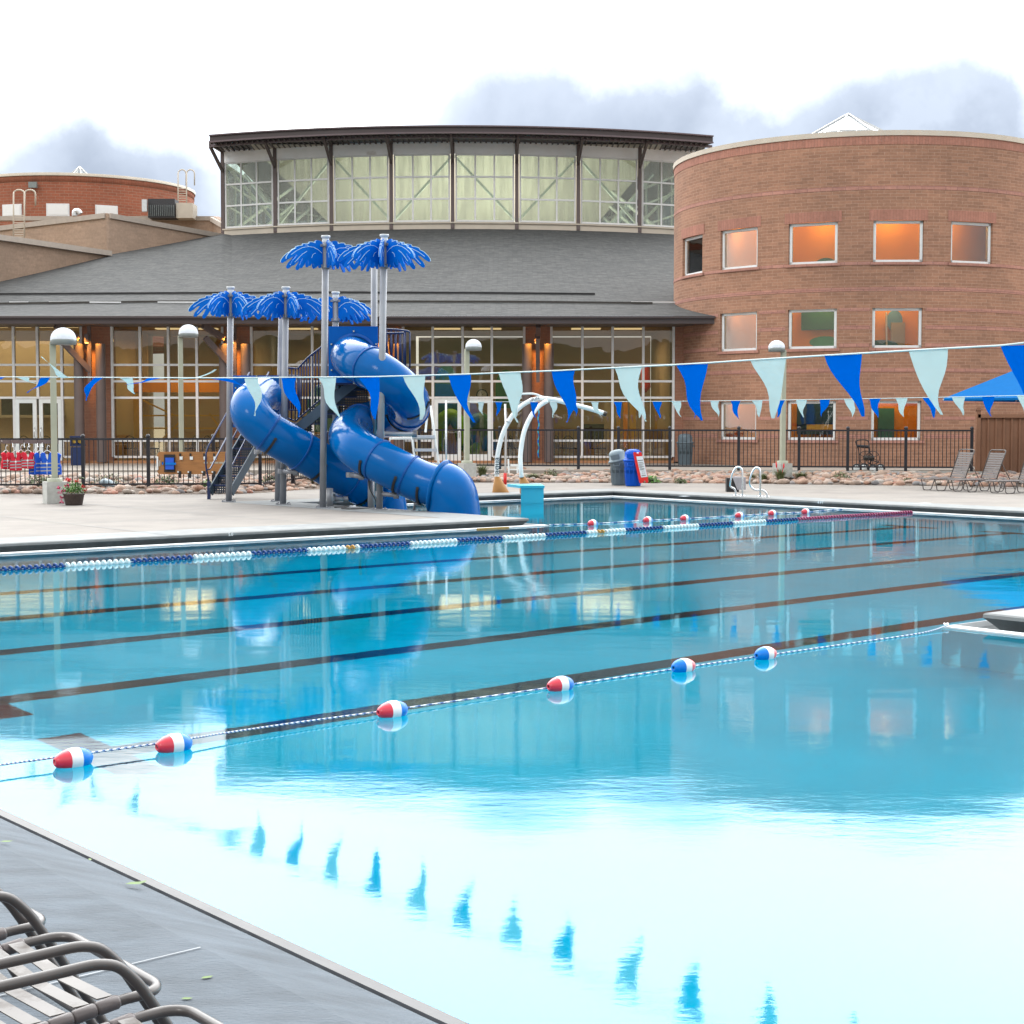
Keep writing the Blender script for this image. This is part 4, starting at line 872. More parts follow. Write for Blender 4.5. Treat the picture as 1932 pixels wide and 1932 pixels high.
# drum
DC, DR = Vector((P(155, 800, 92).x, 92, 0)), 6.35
drum = thing('round_brick_drum', 'low red brick drum with white windows beyond the stepped tan walls', 'building', (DC.x, DC.y, 8))
def dz_(y): return zat(y, DC.y - DR)
b = MB(); b.lathe([(DR, 6), (DR, dz_(329))], DC, 96); b.build('brick_wall', brick('drum_brick', (.36, .12, .07), (.29, .1, .06), (.34, .2, .14), mode='cyl', a=DR, bw=.45, bh=.15, ms=.014), drum)
b = MB(); b.lathe([(DR + .01, dz_(342)), (DR + .02, dz_(342)), (DR + .02, dz_(331))], DC, 96); b.build('soldier_course', brick('drum_soldier', (.37, .13, .08), (.3, .11, .07), (.34, .2, .14), mode='cyl', a=DR, soldier=True), drum)
b = MB(); b.lathe([(DR + .08, dz_(331)), (DR + .08, dz_(325.5)), (DR - .4, dz_(325.5)), (0, dz_(327))], DC, 96); b.build('parapet_cap', M['cream'], drum)
def dphi(x):
    r = ray(x, 800); r = Vector((r.x, r.y)); o = -Vector((DC.x, DC.y)); a = r.dot(r); bq = 2 * o.dot(r); c = o.dot(o) - DR * DR; disc = max(bq * bq - 4 * a * c, 0)
    p = o + r * ((-bq - math.sqrt(disc)) / (2 * a)); return math.atan2(p.x, -p.y)
for x0, x1 in ((12.5, 48), (94, 137), (185, 227)):
    a0, a1 = dphi(x0), dphi(x1); z0, z1 = dz_(408), dz_(384); q0 = lambda a, z, r=DR + .02: Vector((DC.x + r * math.sin(a), DC.y - r * math.cos(a), z)); am = (a0 + a1) / 2
    b = MB(); b.bar(q0(a0, (z0 + z1) / 2), q0(a1, (z0 + z1) / 2), .1, z1 - z0); wf = b.build('window', M['frame'], drum)
    p, q = q0(a0, (z0 + z1) / 2, DR + .08), q0(a1, (z0 + z1) / 2, DR + .08); dd = (q - p).normalized() * .08; MB().bar(p + dd, q - dd, .02, z1 - z0 - .14).build('pane', mat('white_pane', (.8, .8, .8), .3, var=.02), wf)  # plain white pane
b = MB(); g = MB(); ap = P(150, 314, 92); zb0 = dz_(327)
cor = [Vector((ap.x + 1.5 * math.cos(a), 92 + 1.5 * math.sin(a), zb0)) for a in [math.radians(22.5 + 45 * k) for k in range(8)]]
for p, q in zip(cor, cor[1:] + cor[:1]): b.bar(p, ap, .05, .06); b.bar(p, q, .05, .06); g.add([p, q, ap], [(0, 1, 2)])
b.build('skylight_frame', M['frame'], drum); g.build('skylight_glass', M['skyglass'], drum)
p = P(62, 349, DC.y - DR - .2); t = MB().box(p, (.42, .2, .3)).build('wall_floodlight', M['lampgrey'], drum)
# roof-top equipment
ac = thing('rooftop_air_unit', 'dark louvred air handling unit on the roof by the red brick drum', 'air unit', P(308, 408, 83.5))
p0, p1 = P(279, 388, 83), P(330, 405, 83); MB().box(((p0.x + p1.x) / 2, 83.5, (p0.z + p1.z) / 2 + .1), (p1.x - p0.x, 1, p0.z - p1.z + .5)).build('coil_housing', M['hvac'], ac)
p0, p1 = P(331, 388, 83), P(363, 405, 83); MB().box(((p0.x + p1.x) / 2, 83.7, (p0.z + p1.z) / 2), (p1.x - p0.x, 1.2, p0.z - p1.z + .3)).build('side_panel', M['cream'], ac)
p = P(273, 388, 82.8); MB().box(p, (.25, .2, .6)).build('control_box', M['alu'], ac)
b = MB()
for k in range(14): q = P(281 + 3.6 * k, 397, 82.9); b.box(q, (.02, .06, .55))
b.build('louvre', M['lampgrey'], ac)
b = MB(); b.tube(bez([P(141, 408, 80), P(141, 400, 80), P(147, 398, 80), P(152, 404, 80)], 4), .13, 10); tag(b.build('vent_pipe', M['alu'], None), 'shiny bent vent pipe behind the tan parapet', 'vent pipe')
def hoops(name, label, pts, Y, zlow, dx):
    t = thing(name, label, 'ladder', P(pts[0], zlow, Y))
    for x in pts: 
        b = MB(); a = P(x, zlow, Y); top = P(x + dx * .25, pts_top, Y); b.tube([a, P(x, pts_top + 8, Y)] + [P(x + dx * (1 - math.cos(q)) / 2, pts_top + 8 - 8 * math.sin(q), Y + .3) for q in [math.pi * k / 8 for k in range(1, 9)]] + [P(x + dx, pts_top + 30, Y + .4)], .035, 8); b.build('rail', M['cream'], t)
    b = MB(); y = zlow
    while y > pts_low: b.bar(P(pts[0], y, Y), P(pts[1], y, Y), .03, .03); y -= 4.5
    b.build('rung', M['cream'], t)
pts_top, pts_low = 358, 402; hoops('roof_ladder', 'pale hooped roof ladder climbing the tan stepped wall', (25.5, 46), 71, 447, 21)
pts_top, pts_low = 320, 352; hoops('roof_ladder', 'grey hooped ladder top at the rim of the red brick drum', (336, 352), 86, 392, 15)
# ------------------------------------------------------------------ fences
def fence(name, label, a, c, posts, h, group=None, pick=.115):
    a, c = Vector(a), Vector(c); t = thing(name, label, 'fence', a.lerp(c, .5)); d = (c - a); Ln = d.length; d.normalize()
    qs = [0.] + sorted(posts) + [1.]
    for q in posts:
        p = a + d * Ln * q; b = MB(); b.box(p + Vector((0, 0, h / 2 - .04)), (.085, .085, h + .12), math.atan2(d.y, d.x)); b.lathe([(.055, 0), (.06, .02), (.04, .06), (0, .075)], p + Vector((0, 0, h + .02)), 8); b.build('post', M['blacksteel'], t)
    for q0, q1 in zip(qs, qs[1:]):
        if (q1 - q0) * Ln < .15: continue
        b = MB(); p0, p1 = a + d * (Ln * q0 + .03), a + d * (Ln * q1 - .03)
        b.bar(p0 + Vector((0, 0, h - .03)), p1 + Vector((0, 0, h - .03)), .04, .05); b.bar(p0 + Vector((0, 0, .1)), p1 + Vector((0, 0, .1)), .035, .045)
        n = max(1, round((p1 - p0).length / pick))
        for k in range(1, n): p = p0.lerp(p1, k / n); b.bar(p + Vector((0, 0, .1)), p + Vector((0, 0, h - .04)), .018, .018, up=(0, 1, 0))
        b.build('picket_panel', M['blacksteel'], t)
    return t
FY = 39.2; zf = .22
def fq(x, a, c):
    "fraction along a-c seen at pixel x"
    a, c = Vector(a), Vector(c); r = ray(x, 800); s = r.x / r.y; return (s * a.y - a.x) / ((c.x - a.x) - s * (c.y - a.y))
la, lc = (P(-260, 800, FY).x, FY, zf), (P(491, 800, 40.4).x, 40.4, zf)
fence('iron_fence', 'black picket fence holding the life vests, in front of the doors', la, lc, [fq(x, la, lc) for x in (-90, 34 - 1000 + 1000 - 34 + -20, 155.7, 279, 402, 490)], 1.24)
ma, mc = (lc[0] + .05, 40.5, zf), (P(735, 800, 49.8).x, 49.8, .42)
fence('iron_fence', 'black picket fence run turning back behind the blue slide tower', ma, mc, [.2, .45, .7, .97], 1.22)
ra, rc = (P(735, 800, 49.9).x, 49.9, .45), (P(1834.6, 800, 47.2).x, 47.2, .44)
fence('iron_fence', 'long black picket fence before the round brick tower', ra, rc, [fq(x, ra, rc) for x in (790.7, 943, 1091.6, 1167, 1264, 1394, 1508, 1600, 1709.6, 1834)], 1.2)
# ------------------------------------------------------------------ lamps
def lamp(label, base, ztop_, domed, side, plinth):
    t = thing('dome_lamp_post', label, 'lamp post', base, 'dome lamp posts'); base = Vector(base); ph = plinth[1]
    b = MB(); b.box(base + Vector((0, 0, ph / 2)), (plinth[0], plinth[0], ph), .5); b.build('plinth', M['plinth'], t)
    b = MB(); b.lathe([(.16, ph), (.16, ph + .07), (.12, ph + .08)], base, 16); b.build('base_ring', M['sage'], t)
    rd = domed / 2; zc = ztop_ - rd * .92; b = MB(); b.box(base + Vector((0, 0, (ph + zc - .06) / 2)), (.125, .125, zc - .06 - ph), .3); b.build('pole', M['sage'], t)
    cx = base + Vector((side * (rd - .04), 0, 0)); b = MB(); b.lathe([(0, -.11), (rd * .98, -.11), (rd * 1.02, -.03), (rd, 0), (0, 0)], cx + Vector((0, 0, zc)), 28); b.build('collar', M['lampgrey'], t)
    b = MB(); b.lathe([(rd * math.cos(q), rd * .92 * math.sin(q)) for q in [math.pi / 2 * k / 10 for k in range(11)]], cx + Vector((0, 0, zc + .002)), 32); b.build('dome', M['dome'], t); return t
lamp('tall sage lamp post with white half dome on a concrete block by the flower pot', G(104, 950, .13), zat(629, 33.9), .53, 1, (.42, .46))
lamp('sage lamp post with white half dome rising behind the hanging wooden rescue board', (P(342, 800, 45).x, 45, .3), zat(633, 45), .53, 1, (.4, .3))
lamp('sage lamp post with white half dome between the slide and the white arch', (P(881, 800, 46.5).x, 46.5, .3), zat(660, 46.5), .46, 1, (.4, .38))
lamp('sage lamp post with white half dome in front of the round brick tower', (P(1477, 800, 46.3).x, 46.3, .3), zat(662, 46.3), .47, -1, (.4, .38))
# ------------------------------------------------------------------ water slide tower
st = thing('water_slide_tower', 'blue twin tube water slide tower topped with blue plastic palm leaves', 'water slide', (-3.6, 33.6, .13))
LEAF = [(.03,.02),(.10,.05),(.17,.055),(.205,.03),(.21,-.005),(.27,.01),(.34,.005),(.355,-.03),(.42,-.03),(.49,-.04),(.505,-.075),(.58,-.085),(.65,-.11),(.66,-.14),(.74,-.18),(.82,-.25),(.87,-.32),(.875,-.36),(.84,-.375),(.76,-.33),(.68,-.265),(.62,-.25),(.66,-.31),(.73,-.38),(.765,-.45),(.745,-.485),(.7,-.475),(.62,-.41),(.54,-.33),(.49,-.31),(.52,-.38),(.57,-.46),(.565,-.51),(.52,-.515),(.46,-.45),(.41,-.37),(.36,-.35),(.37,-.41),(.36,-.46),(.32,-.46),(.28,-.40),(.23,-.39),(.235,-.45),(.21,-.49),(.17,-.48),(.15,-.43),(.11,-.44),(.09,-.48),(.06,-.47),(.03,-.41)]
VEIN = [[(.05,-.19),(.13,-.135),(.24,-.09),(.36,-.085),(.5,-.115),(.64,-.185),(.76,-.27)],[(.14,-.13),(.11,-.05),(.13,.0)],[(.24,-.09),(.25,-.03),(.3,-.015)],[(.36,-.085),(.39,-.055),(.44,-.06)],[(.5,-.115),(.53,-.1),(.58,-.115)],[(.2,-.2),(.26,-.23),(.29,-.3)],[(.3,-.17),(.36,-.2),(.4,-.27)],[(.4,-.18),(.5,-.24),(.58,-.31),(.68,-.41)],[(.12,-.22),(.1,-.3),(.13,-.37)],[(.17,-.3),(.2,-.36)],[(.44,-.3),(.5,-.38)]]
def palm_top(px, ytop, Y, angs, name_par):
    c = P(px, ytop, Y); zt = c.z
    MB().lathe([(0, 0), (.085, -.0), (.092, -.012), (.088, -.04), (.068, -.05), (.068, -.09), (.075, -.1), (.068, -.13), (.062, -.2)], c, 16).build('pole_cap', M['capgrey'], st)
    for k, a in enumerate(angs):
        e = Vector((math.cos(a), math.sin(a), 0)); o = c + e * .05 + Vector((0, 0, -.16 + (-.0)))
        sc = .97 + .06 * math.sin(k * 2.1); lf = MB(); lf.prism([(p[0] * sc, p[1]) for p in LEAF], o, e, (0, 0, 1), .022); ob = lf.build('palm_leaf', M['leaf'], st)
        vb = MB(); nrm = e.cross(Vector((0, 0, 1))).normalized()
        for ve in VEIN[:1] + VEIN[3:9:2] + [LEAF[3:18]]:
            edge_ = ve is not VEIN and len(ve) == 15
            for s_ in (1, -1):
                pts = [o + e * p[0] * sc + Vector((0, 0, p[1] + (.002 if edge_ else 0))) + nrm * (.0125 * s_) for p in ve]
                for p, q in zip(pts, pts[1:]): vb.bar(p, q, .007 if not edge_ else .008, .003, up=nrm)
        vb.build('leaf_vein', M['vein'], ob)
    b = MB()
    for zz in (-.2, -.62): b.lathe([(.075, -.025), (.085, -.02), (.085, .02), (.075, .025)], c + Vector((0, 0, zz)), 12)
    for k, a in enumerate(angs): e = Vector((math.cos(a), math.sin(a), 0)); b.bar(c + Vector((0, 0, -.2)) + e * .06, c + Vector((0, 0, -.2)) + e * .14, .05, .05); b.bar(c + Vector((0, 0, -.6)) + e * .06, c + Vector((0, 0, -.6)) + e * .12, .05, .05)
    b.build('leaf_clamp', M['polegrey'], st)
d2 = math.radians
poles = [((431.7, 946.8), (435, 541), [d2(a) for a in (183, 250, 305, 2, 75)]), ((524, 946), (532, 553), []), ((534, 951.8), (539.4, 541), [d2(a) for a in (187, 240, 295, -4, 55, 130)]), ((609, 958.5), (614.5, 444.5), [d2(a) for a in (178, 222, 290, -8, 60)]), ((715.7, 961.5), (725, 442.2), [d2(a) for a in (184, 235, 268, -3, -48, 60, 130)])]
for (bx, by), (tx, ty), angs in poles:
    g0 = G(bx, by, .13); Y = g0.y; top_ = P(tx, ty, Y); b = MB(); b.tube([g0, top_ - Vector((0, 0, .1))], .067, 16); b.build('pole', M['polegrey'], st)
    b = MB(); b.box(g0 + Vector((0, 0, .01)), (.3, .3, .02), .2)
    for sx_ in (-1, 1):
        for sy in (-1, 1): b.box(g0 + Vector((sx_ * .11, sy * .11, .03)), (.025, .025, .03))
    b.build('base_plate', M['polegrey'], st)
    if angs: palm_top(tx, ty, Y, angs, st)
for (x, yb, yt, Y, leaves) in ((633.3, 700, 550.4, 35.2, [175, 215, -5, -35, 60]), (706, 700, 470, 33.6, [190, 210, 330])):
    c = P(x, yt, Y); b = MB(); b.tube([(c.x - .03, Y, .13), c - Vector((0, 0, .1))], .067, 14); b.build('pole', M['polegrey'], st)
    palm_top(x, yt, Y, [d2(a) for a in leaves], st) if x < 700 else MB().lathe([(.075, -.06), (.09, -.05), (.09, .05), (.075, .06)], c + Vector((0, 0, -.1)), 12).build('leaf_clamp', M['polegrey'], st)
c = P(529, 800, 34.9); 
# entry panels
def SZ(x, y): return (407.4 + .2636 * x, 604.7 + .2636 * y)
def panel(x0, y0, x1, y1, Y, hx, hy, hr_):
    p, q = P(x0, y0, Y), P(x1, y1, Y); b = MB(); b.box(((p.x + q.x) / 2, Y, (p.z + q.z) / 2), (q.x - p.x, .05, p.z - q.z)); ob = b.build('entry_panel', M['panel'], st)
    hc = P(hx, hy, Y - .03); MB().lathe([(hr_, .0), (hr_ + .05, 0), (hr_ + .06, .03), (hr_, .035)], hc, 36, Matrix.Rotation(math.pi / 2, 3, 'X')).build('entry_ring', M['seam'], ob)
    b = MB()
    for k in range(6): a = math.pi / 6 + k * math.pi / 3; b.box(hc + Vector(((hr_ + .1) * math.cos(a), -.03, (hr_ + .1) * math.sin(a))), (.03, .05, .03))
    b.build('bolt', M['steel'], ob)
panel(619.6, 615.8, 713.5, 722, 33.5, 668, 674, .43); panel(440, 708.5, 527, 806, 34.3, 485, 755, .41)
def slide(pts, rad, seams, flare, dark):
    cp_ = [P(*SZ(x, y), Y) for x, y, Y in pts]; path = bez(cp_, 9); n = len(path)
    tb = MB().tube(path, rad, 36, False).build('slide_tube', M['slide'], st)
    tg = lambda i: (path[min(i + 1, n - 1)] - path[max(i - 1, 0)]).normalized()
    for q in seams:
        i = int(q * 9); t = tg(i); m = t.to_track_quat('Z', 'Y').to_matrix()
        MB().lathe([(rad, -.018), (rad + .022, -.016), (rad + .022, -.003), (rad + .012, 0), (rad + .022, .003), (rad + .022, .016), (rad, .018)], path[i], 40, m).build('seam_flange', M['seam'], tb)
    for q in dark:   # black support straps under the tube
        i = int(q * 9); t = tg(i); m = t.to_track_quat('Z', 'Y').to_matrix(); b = MB(); side = t.cross(Vector((0, 0, 1))).normalized(); dn = t.cross(side).normalized()
        if dn.z > 0: dn = -dn
        fr_ = side if side.y < 0 else -side
        pts_ = [path[i] + (fr_ * math.cos(a) + dn * math.sin(a)) * (rad + .015) for a in [d2(k) for k in range(10, 100, 10)]]
        for p, q2 in zip(pts_, pts_[1:]): b.bar(p, q2, .05, .02, up=(p - path[i]))
        b.box(pts_[0], (.05, .05, .05)); b.build('support_strap', M['padblack'], tb)
    # flared exit section turning down to the water
    (fx0, fy0, FYd), (fx1, fy1, FY1) = flare; e0 = path[-1]; t0 = tg(n - 1); mid = e0 + t0 * .16 + Vector((0, 0, -.0)); e1 = e0 + t0 * .27 + Vector((.0, 0, -.12)); e2 = e0 + t0 * .3 + Vector((.03, 0, -.5))
    fp = bez([e0, mid, e1, e2], 5); rs_ = [rad * 1.08 + .06 * min(1, k / 3) for k in range(len(fp))]
    fb = MB(); fb.tube(fp, rad, 36, False, rs=rs_); fb.lathe([(rad + .01, -.03), (rad + .14, -.02), (rad + .15, .0), (rad + .14, .03), (rad, .04)], e0 + t0 * .02, 40, t0.to_track_quat('Z', 'Y').to_matrix())
    fb.build('exit_flare', M['slide'], tb); return path
s1 = [(985, 262, 33.45), (965, 262, 33.1), (1000, 290, 32.55), (1100, 335, 32.1), (1235, 420, 31.9), (1350, 520, 32.2), (1385, 610, 32.9), (1330, 685, 33.7), (1190, 700, 34.3), (1050, 735, 34.1), (965, 790, 33.3), (955, 850, 32.5), (1015, 920, 31.9), (1160, 1000, 31.6), (1310, 1078, 31.45), (1460, 1150, 31.35), (1600, 1195, 31.2)]
s2 = [(350, 540, 34.25), (300, 555, 33.9), (245, 610, 33.2), (265, 690, 32.9), (350, 780, 32.9), (480, 860, 33.0), (620, 940, 33.2), (760, 1020, 33.4), (900, 1105, 33.6), (1030, 1180, 33.9), (1120, 1225, 34.1)]
p1_ = slide(s1, .41, [3.1, 6.3, 9.2, 13.1, 14.5, 15.9], ((1650, 1180, 31.2), (1790, 1310, 31)), [5.5, 6.6, 12.8, 14.3, 15.4])
p2_ = slide(s2, .41, [4.3, 5.9, 8.4], ((1150, 1230, 34.2), (1200, 1290, 34.4)), [4.6, 6.9, 9.3])
# support arms, feet
b_list = [((1180, 810), (1420, 812), 31.8, 32.6, .045), ((1170, 555), (1120, 600), 31.8, 33.0, .05), ((1170, 1240), (1290, 1250), 31.7, 31.5, .045), ((470, 1078), (570, 1085), 33.6, 33.2, .045), ((820, 1275), (930, 1278), 33.3, 33.5, .045), ((300, 940), (330, 910), 33.9, 33.0, .05), ((960, 1105), (1040, 1115), 32.2, 31.8, .05)]
for (a, c, ya, yc, r_) in b_list:
    A_, C_ = P(*SZ(*a), ya), P(*SZ(*c), yc); b = MB(); b.tube([A_, C_], r_, 10); b.lathe([(.08, -.05), (.085, 0), (.08, .05)], A_, 12); b.lathe([(.07, -.05), (.07, .05)], C_, 10, Matrix.Rotation(math.pi / 2, 3, 'Y')); b.build('support_arm', M['polegrey'], st)
for pts in ([(1420, 1355), (1420, 1312), (1565, 1318), (1565, 1358)], ):
    b = MB(); b.tube([P(*SZ(*p), 31.35) for p in pts], .035, 8); b.build('support_foot', M['polegrey'], st)
for (x, yb, yt, Y) in ((815, 1315, 1200, 33.0), (1110, 1355, 1130, 32.3)): b = MB(); a = P(*SZ(x, yt), Y); b.tube([(a.x, Y, .13), a], .067, 12); b.build('support_post', M['polegrey'], st)
b = MB(); b.tube(bez([P(*SZ(x, y), 32.2) for x, y in ((1095, 1140), (1100, 1200), (1125, 1250), (1150, 1300))], 5), .012, 6); b.tube(bez([G(407.4 + .2636 * x, y, .15) for x, y in ((850, 957), (950, 955), (900, 959), (980, 960), (1100, 958))], 5), .012, 6); b.build('water_hose', M['padblack'], st)
# lower stair, platforms, upper stair
def stair(a, dr, n, rise, run, w_, z0):
    "a: bottom left corner point of first riser; dr: horizontal direction"
    a = Vector(a); dr = Vector((dr[0], dr[1], 0)).normalized(); sd_ = Vector((dr.y, -dr.x, 0)) * w_; b = MB(); tr_ = MB()
    for k in range(n):
        o = a + dr * run * k; z = z0 + rise * k; b.quad(o + Vector((0, 0, z + .0)), o + sd_ + Vector((0, 0, z)), o + sd_ + Vector((0, 0, z + rise)), o + Vector((0, 0, z + rise)))
        tr_.bar(o + dr * (run / 2) + Vector((0, 0, z + rise - .02)), o + sd_ + dr * (run / 2) + Vector((0, 0, z + rise - .02)), run + .03, .03)
    b.build('riser', M['perf'], st); tr_.build('tread', M['navy'], st)
    for s_ in (0, 1):
        o = a + sd_ * s_; e = o + dr * run * n; MB().bar(o + Vector((0, 0, z0 + .04)) - dr * .1, e + Vector((0, 0, z0 + rise * n + .02)), .03, .22).build('stringer', M['stringer'], st)
g0 = G(402, 941.5, .13); stair(g0, (.33, 1), 8, .2, .24, .52, .13)
ux = Vector((.313, .95, 0)); q = lambda k, z: g0 + ux * k + Vector((0, 0, z - .13))
for dx in (0, .5):
    b = MB(); o = Vector((dx * .95 - .05, -dx * .31, 0)); b.box(q(-.08, .33) + o, (.07, .07, .4)); b.tube(bez([q(-.06, .5) + o, q(-.2, .85) + o, q(-.2, 1.15) + o], 4) + bez([q(-.1, 1.3) + o, q(.9, 2.15) + o, q(1.9, 3.0) + o], 4), .02, 8)
    b.tube([q(-.2, .78) + o, q(-.02, .8) + o, q(1.9, 2.5) + o], .018, 8); b.build('stair_handrail', M['navy'], st)
def plat(x0, x1, Y0, Y1, z, m=M['navy']):
    a, c = P(x0, 800, Y0).x, P(x1, 800, Y0).x; b = MB(); b.box(((a + c) / 2, (Y0 + Y1) / 2, z - .05), (c - a, Y1 - Y0, .1)); b.build('platform', m, st)
MB().box(P(652, 752, 35.3), (1.0, .04, .85)).build('dark_back_panel', M['perf'], st); z1, z2 = zat(797, 34.4), zat(716, 33.6); plat(438, 540, 34.4, 37.4, z1); plat(617, 772, 33.6, 35.4, z2)
for k, (x, y) in enumerate(((668, 722), (655, 735), (642, 749), (622, 764), (600, 781), (585, 800), (560, 815))):
    a = P(x - 16, y, 34.3); b = MB(); b.quad(a, a + Vector((.5, .1, 0)), a + Vector((.5, .1, .16)), a + Vector((0, 0, .16))); b.build('riser', M['perf'], st)
    MB().bar(a + Vector((0, .15, .0)), a + Vector((.5, .25, 0)), .35, .03).build('tread', M['navy'], st)
MB().bar(P(548, 820, 34.1), P(675, 716, 34.1), .03, .2).build('stringer', M['stringer'], st)
a, c = P(628, 719, 33.9), P(680, 719, 33.9); MB().bar(a, c, .06, .12).build('platform_edge', M['stringer'], st)
def railing(top, bot, Y, n, r_=.016):
    T_ = [P(x, y, Y) for x, y in top]; B_ = [P(x, y, Y) for x, y in bot]; b = MB(); b.tube(T_, .022, 8); b.tube(B_, .02, 8)
    def at(L_, q):
        ln = [(L_[i + 1] - L_[i]).length for i in range(len(L_) - 1)]; s = q * sum(ln)
        for i, l_ in enumerate(ln):
            if s <= l_: return L_[i].lerp(L_[i + 1], s / l_)
            s -= l_
        return L_[-1]
    xs0, xs1 = T_[0].x, T_[-1].x
    for k in range(n + 1): b.tube([at(T_, k / n), at(B_, k / n)], r_, 6)
    b.build('guard_rail', M['navy'], st)
railing([SZ(515, 338), SZ(585, 345), SZ(660, 265), SZ(757, 188)], [SZ(515, 700), SZ(570, 720), SZ(660, 640), SZ(757, 560)], 34.6, 11)
railing([SZ(1220, 92), SZ(1300, 90), SZ(1345, 88)], [SZ(1220, 250), SZ(1300, 300), SZ(1345, 330)], 33.7, 4); railing([SZ(1220, 62), SZ(1300, 66), SZ(1360, 74), SZ(1388, 82)], [SZ(1230, 330), SZ(1300, 335), SZ(1360, 340), SZ(1388, 338)], 35.2, 5, .02)
railing([SZ(525, 395), SZ(600, 400)], [SZ(525, 640), SZ(600, 640)], 36.5, 5)
# ------------------------------------------------------------------ pennant strings
def pennants(name, label, zfun, u0, vs_, pw, ph, group, wind, phase=0, v0=-3, v1=21.9):
    t = thing(name, label, 'pennant line', W(u0, 10, 0), None); pts = [W(u0, v0 + (v1 - v0) * k / 60, zfun(v0 + (v1 - v0) * k / 60)) for k in range(61)]
    MB().tube(pts, .006, 6).build('cord', M['cord'], t)
    for i, v in enumerate(vs_):
        w_ = wind(v, i); z0 = zfun(v); nseg = 8; vv = []; fs = []
        for j in range(nseg + 1):
            s = j / nseg; hw_ = pw / 2 * (1 - s) + .004; dv = w_[0] * s ** 1.3; du = w_[1] * s + .05 * math.sin(s * 5 + i * 1.9) * s; dz = -ph * s * w_[2] + (w_[3] if len(w_) > 3 else 0) * s * s
            for q in (-1, 0, 1): vv.append(W(u0 + du + .012 * math.sin(s * 7 + q * 2 + i), v + q * hw_ + dv, z0 + dz - .004))
        for j in range(nseg):
            for q in range(2): k = j * 3 + q; fs.append((k, k + 1, k + 4, k + 3))
        b = MB(); b.add(vv, fs, True); b.build('pennant', M['pblue'] if (i + phase) % 2 == 0 else M['pwhite'], t)
def vat(x, u0):
    r = ray(x, 800); a = r.x * UX.x + r.y * UX.y; k = u0 / a; return k * (r.x * VX.x + r.y * VX.y)
def znear(v):
    tb = [(vat(1960, 7.8), 648), (vat(1600, 7.8), 668), (vat(1300, 7.8), 687), (vat(1060, 7.8), 699), (vat(880, 7.8), 706), (vat(700, 7.8), 711), (vat(400, 7.8), 713), (vat(0, 7.8), 711), (vat(-200, 7.8), 700)]
    px = [1960, 1600, 1300, 1060, 880, 700, 400, 0, -200]
    for (a, y0), (c, y1), x0, x1 in zip(tb, tb[1:], px, px[1:]):
        if a <= v <= c:
            q = (v - a) / (c - a); x = x0 + (x1 - x0) * q; Y = W(7.8, v).y; return zat(y0 + (y1 - y0) * q, Y)
    return 2.25
R2 = random.Random(5)
def wind(v, i):
    x = 966 + F * W(7.8, v).x / W(7.8, v).y
    if x > 800: return (-.085 + .03 * math.sin(i * 2.3), .02, 1.0)
    if x > 560: return (R2.uniform(-.12, .08), R2.uniform(-.15, .15), .95)
    if x > 440: return (-.05, .05, .95)
    return (R2.uniform(-.15, .15), R2.choice((-1, 1)) * R2.uniform(.15, .32), R2.uniform(.0, .55), R2.uniform(-.05, .3))
pv = [vat(x, 7.8) for x in (1925, 1750, 1590, 1448, 1304, 1184, 1062, 962, 868, 782, 696, 617, 545, 475, 412, 352, 293, 238, 186, 136, 88, 43, 2)]
pennants('pennant_line', 'near line of large blue and white pennants crossing the whole pool', znear, 7.8, pv, .27, .37, None, wind, v0=vat(1975, 7.8))
def zfar(v):
    q = (v - 9) / 21.; return 2.24 + .08 * (2 * q - 1) ** 2
pv2 = [vat(x, 22.9) for x in (1930, 1864, 1808, 1752, 1700, 1650, 1602, 1556, 1512, 1470, 1428, 1387, 1348, 1311, 1276, 1240, 1204, 1165, 1122, 1081, 1044, 1008, 974, 941, 907)]
pennants('pennant_line', 'far line of small blue and white pennants behind the white arch', zfar, 22.9, pv2, .24, .34, None, lambda v, i: (R2.uniform(-.1, .0), R2.uniform(-.1, .1), R2.uniform(.85, 1)), 1, v0=vat(1960, 22.9), v1=29.9)
pp = W(22.9, 29.95, .13); b = MB(); b.tube([pp, pp + Vector((0, 0, zfar(29.9) - .1))], .022, 10); tag(b.build('pennant_pole', M['alu'], None), 'thin aluminium pole holding the end of the far pennant line', 'pole')
# ------------------------------------------------------------------ lane line of discs
ll = thing('lane_line', 'long floating lane line of white, navy, gold and maroon discs', 'lane line', W(15, 19.6, 0)); 
def lv(u): return edge([(2.9, 19.05), (7.83, 19.25), (15, 19.55), (22, 19.85), (27.3, 20.05)], u)
n = 286; disc = [(.012, -.006), (.03, -.02), (.044, -.024), (.046, -.012), (.043, .004), (.03, .016), (.016, .026), (.01, .036), (.008, .05)]
m_ = Vector((math.cos(math.atan2(.639, .769)), math.sin(math.atan2(.639, .769)), 0)).to_track_quat('Z', 'Y').to_matrix()
MB().tube([W(u, lv(u), .012) for u in (2.95, 8, 15, 22, 27.1)], .006, 5).build('cable', M['rope1'], ll)
rest = MB(); mats = [M['dwhite'], M['dnavy'], M['dmaroon'], M['dgold']]; protos = {}
u_ = 3.2; i = 0
gold = (W, )
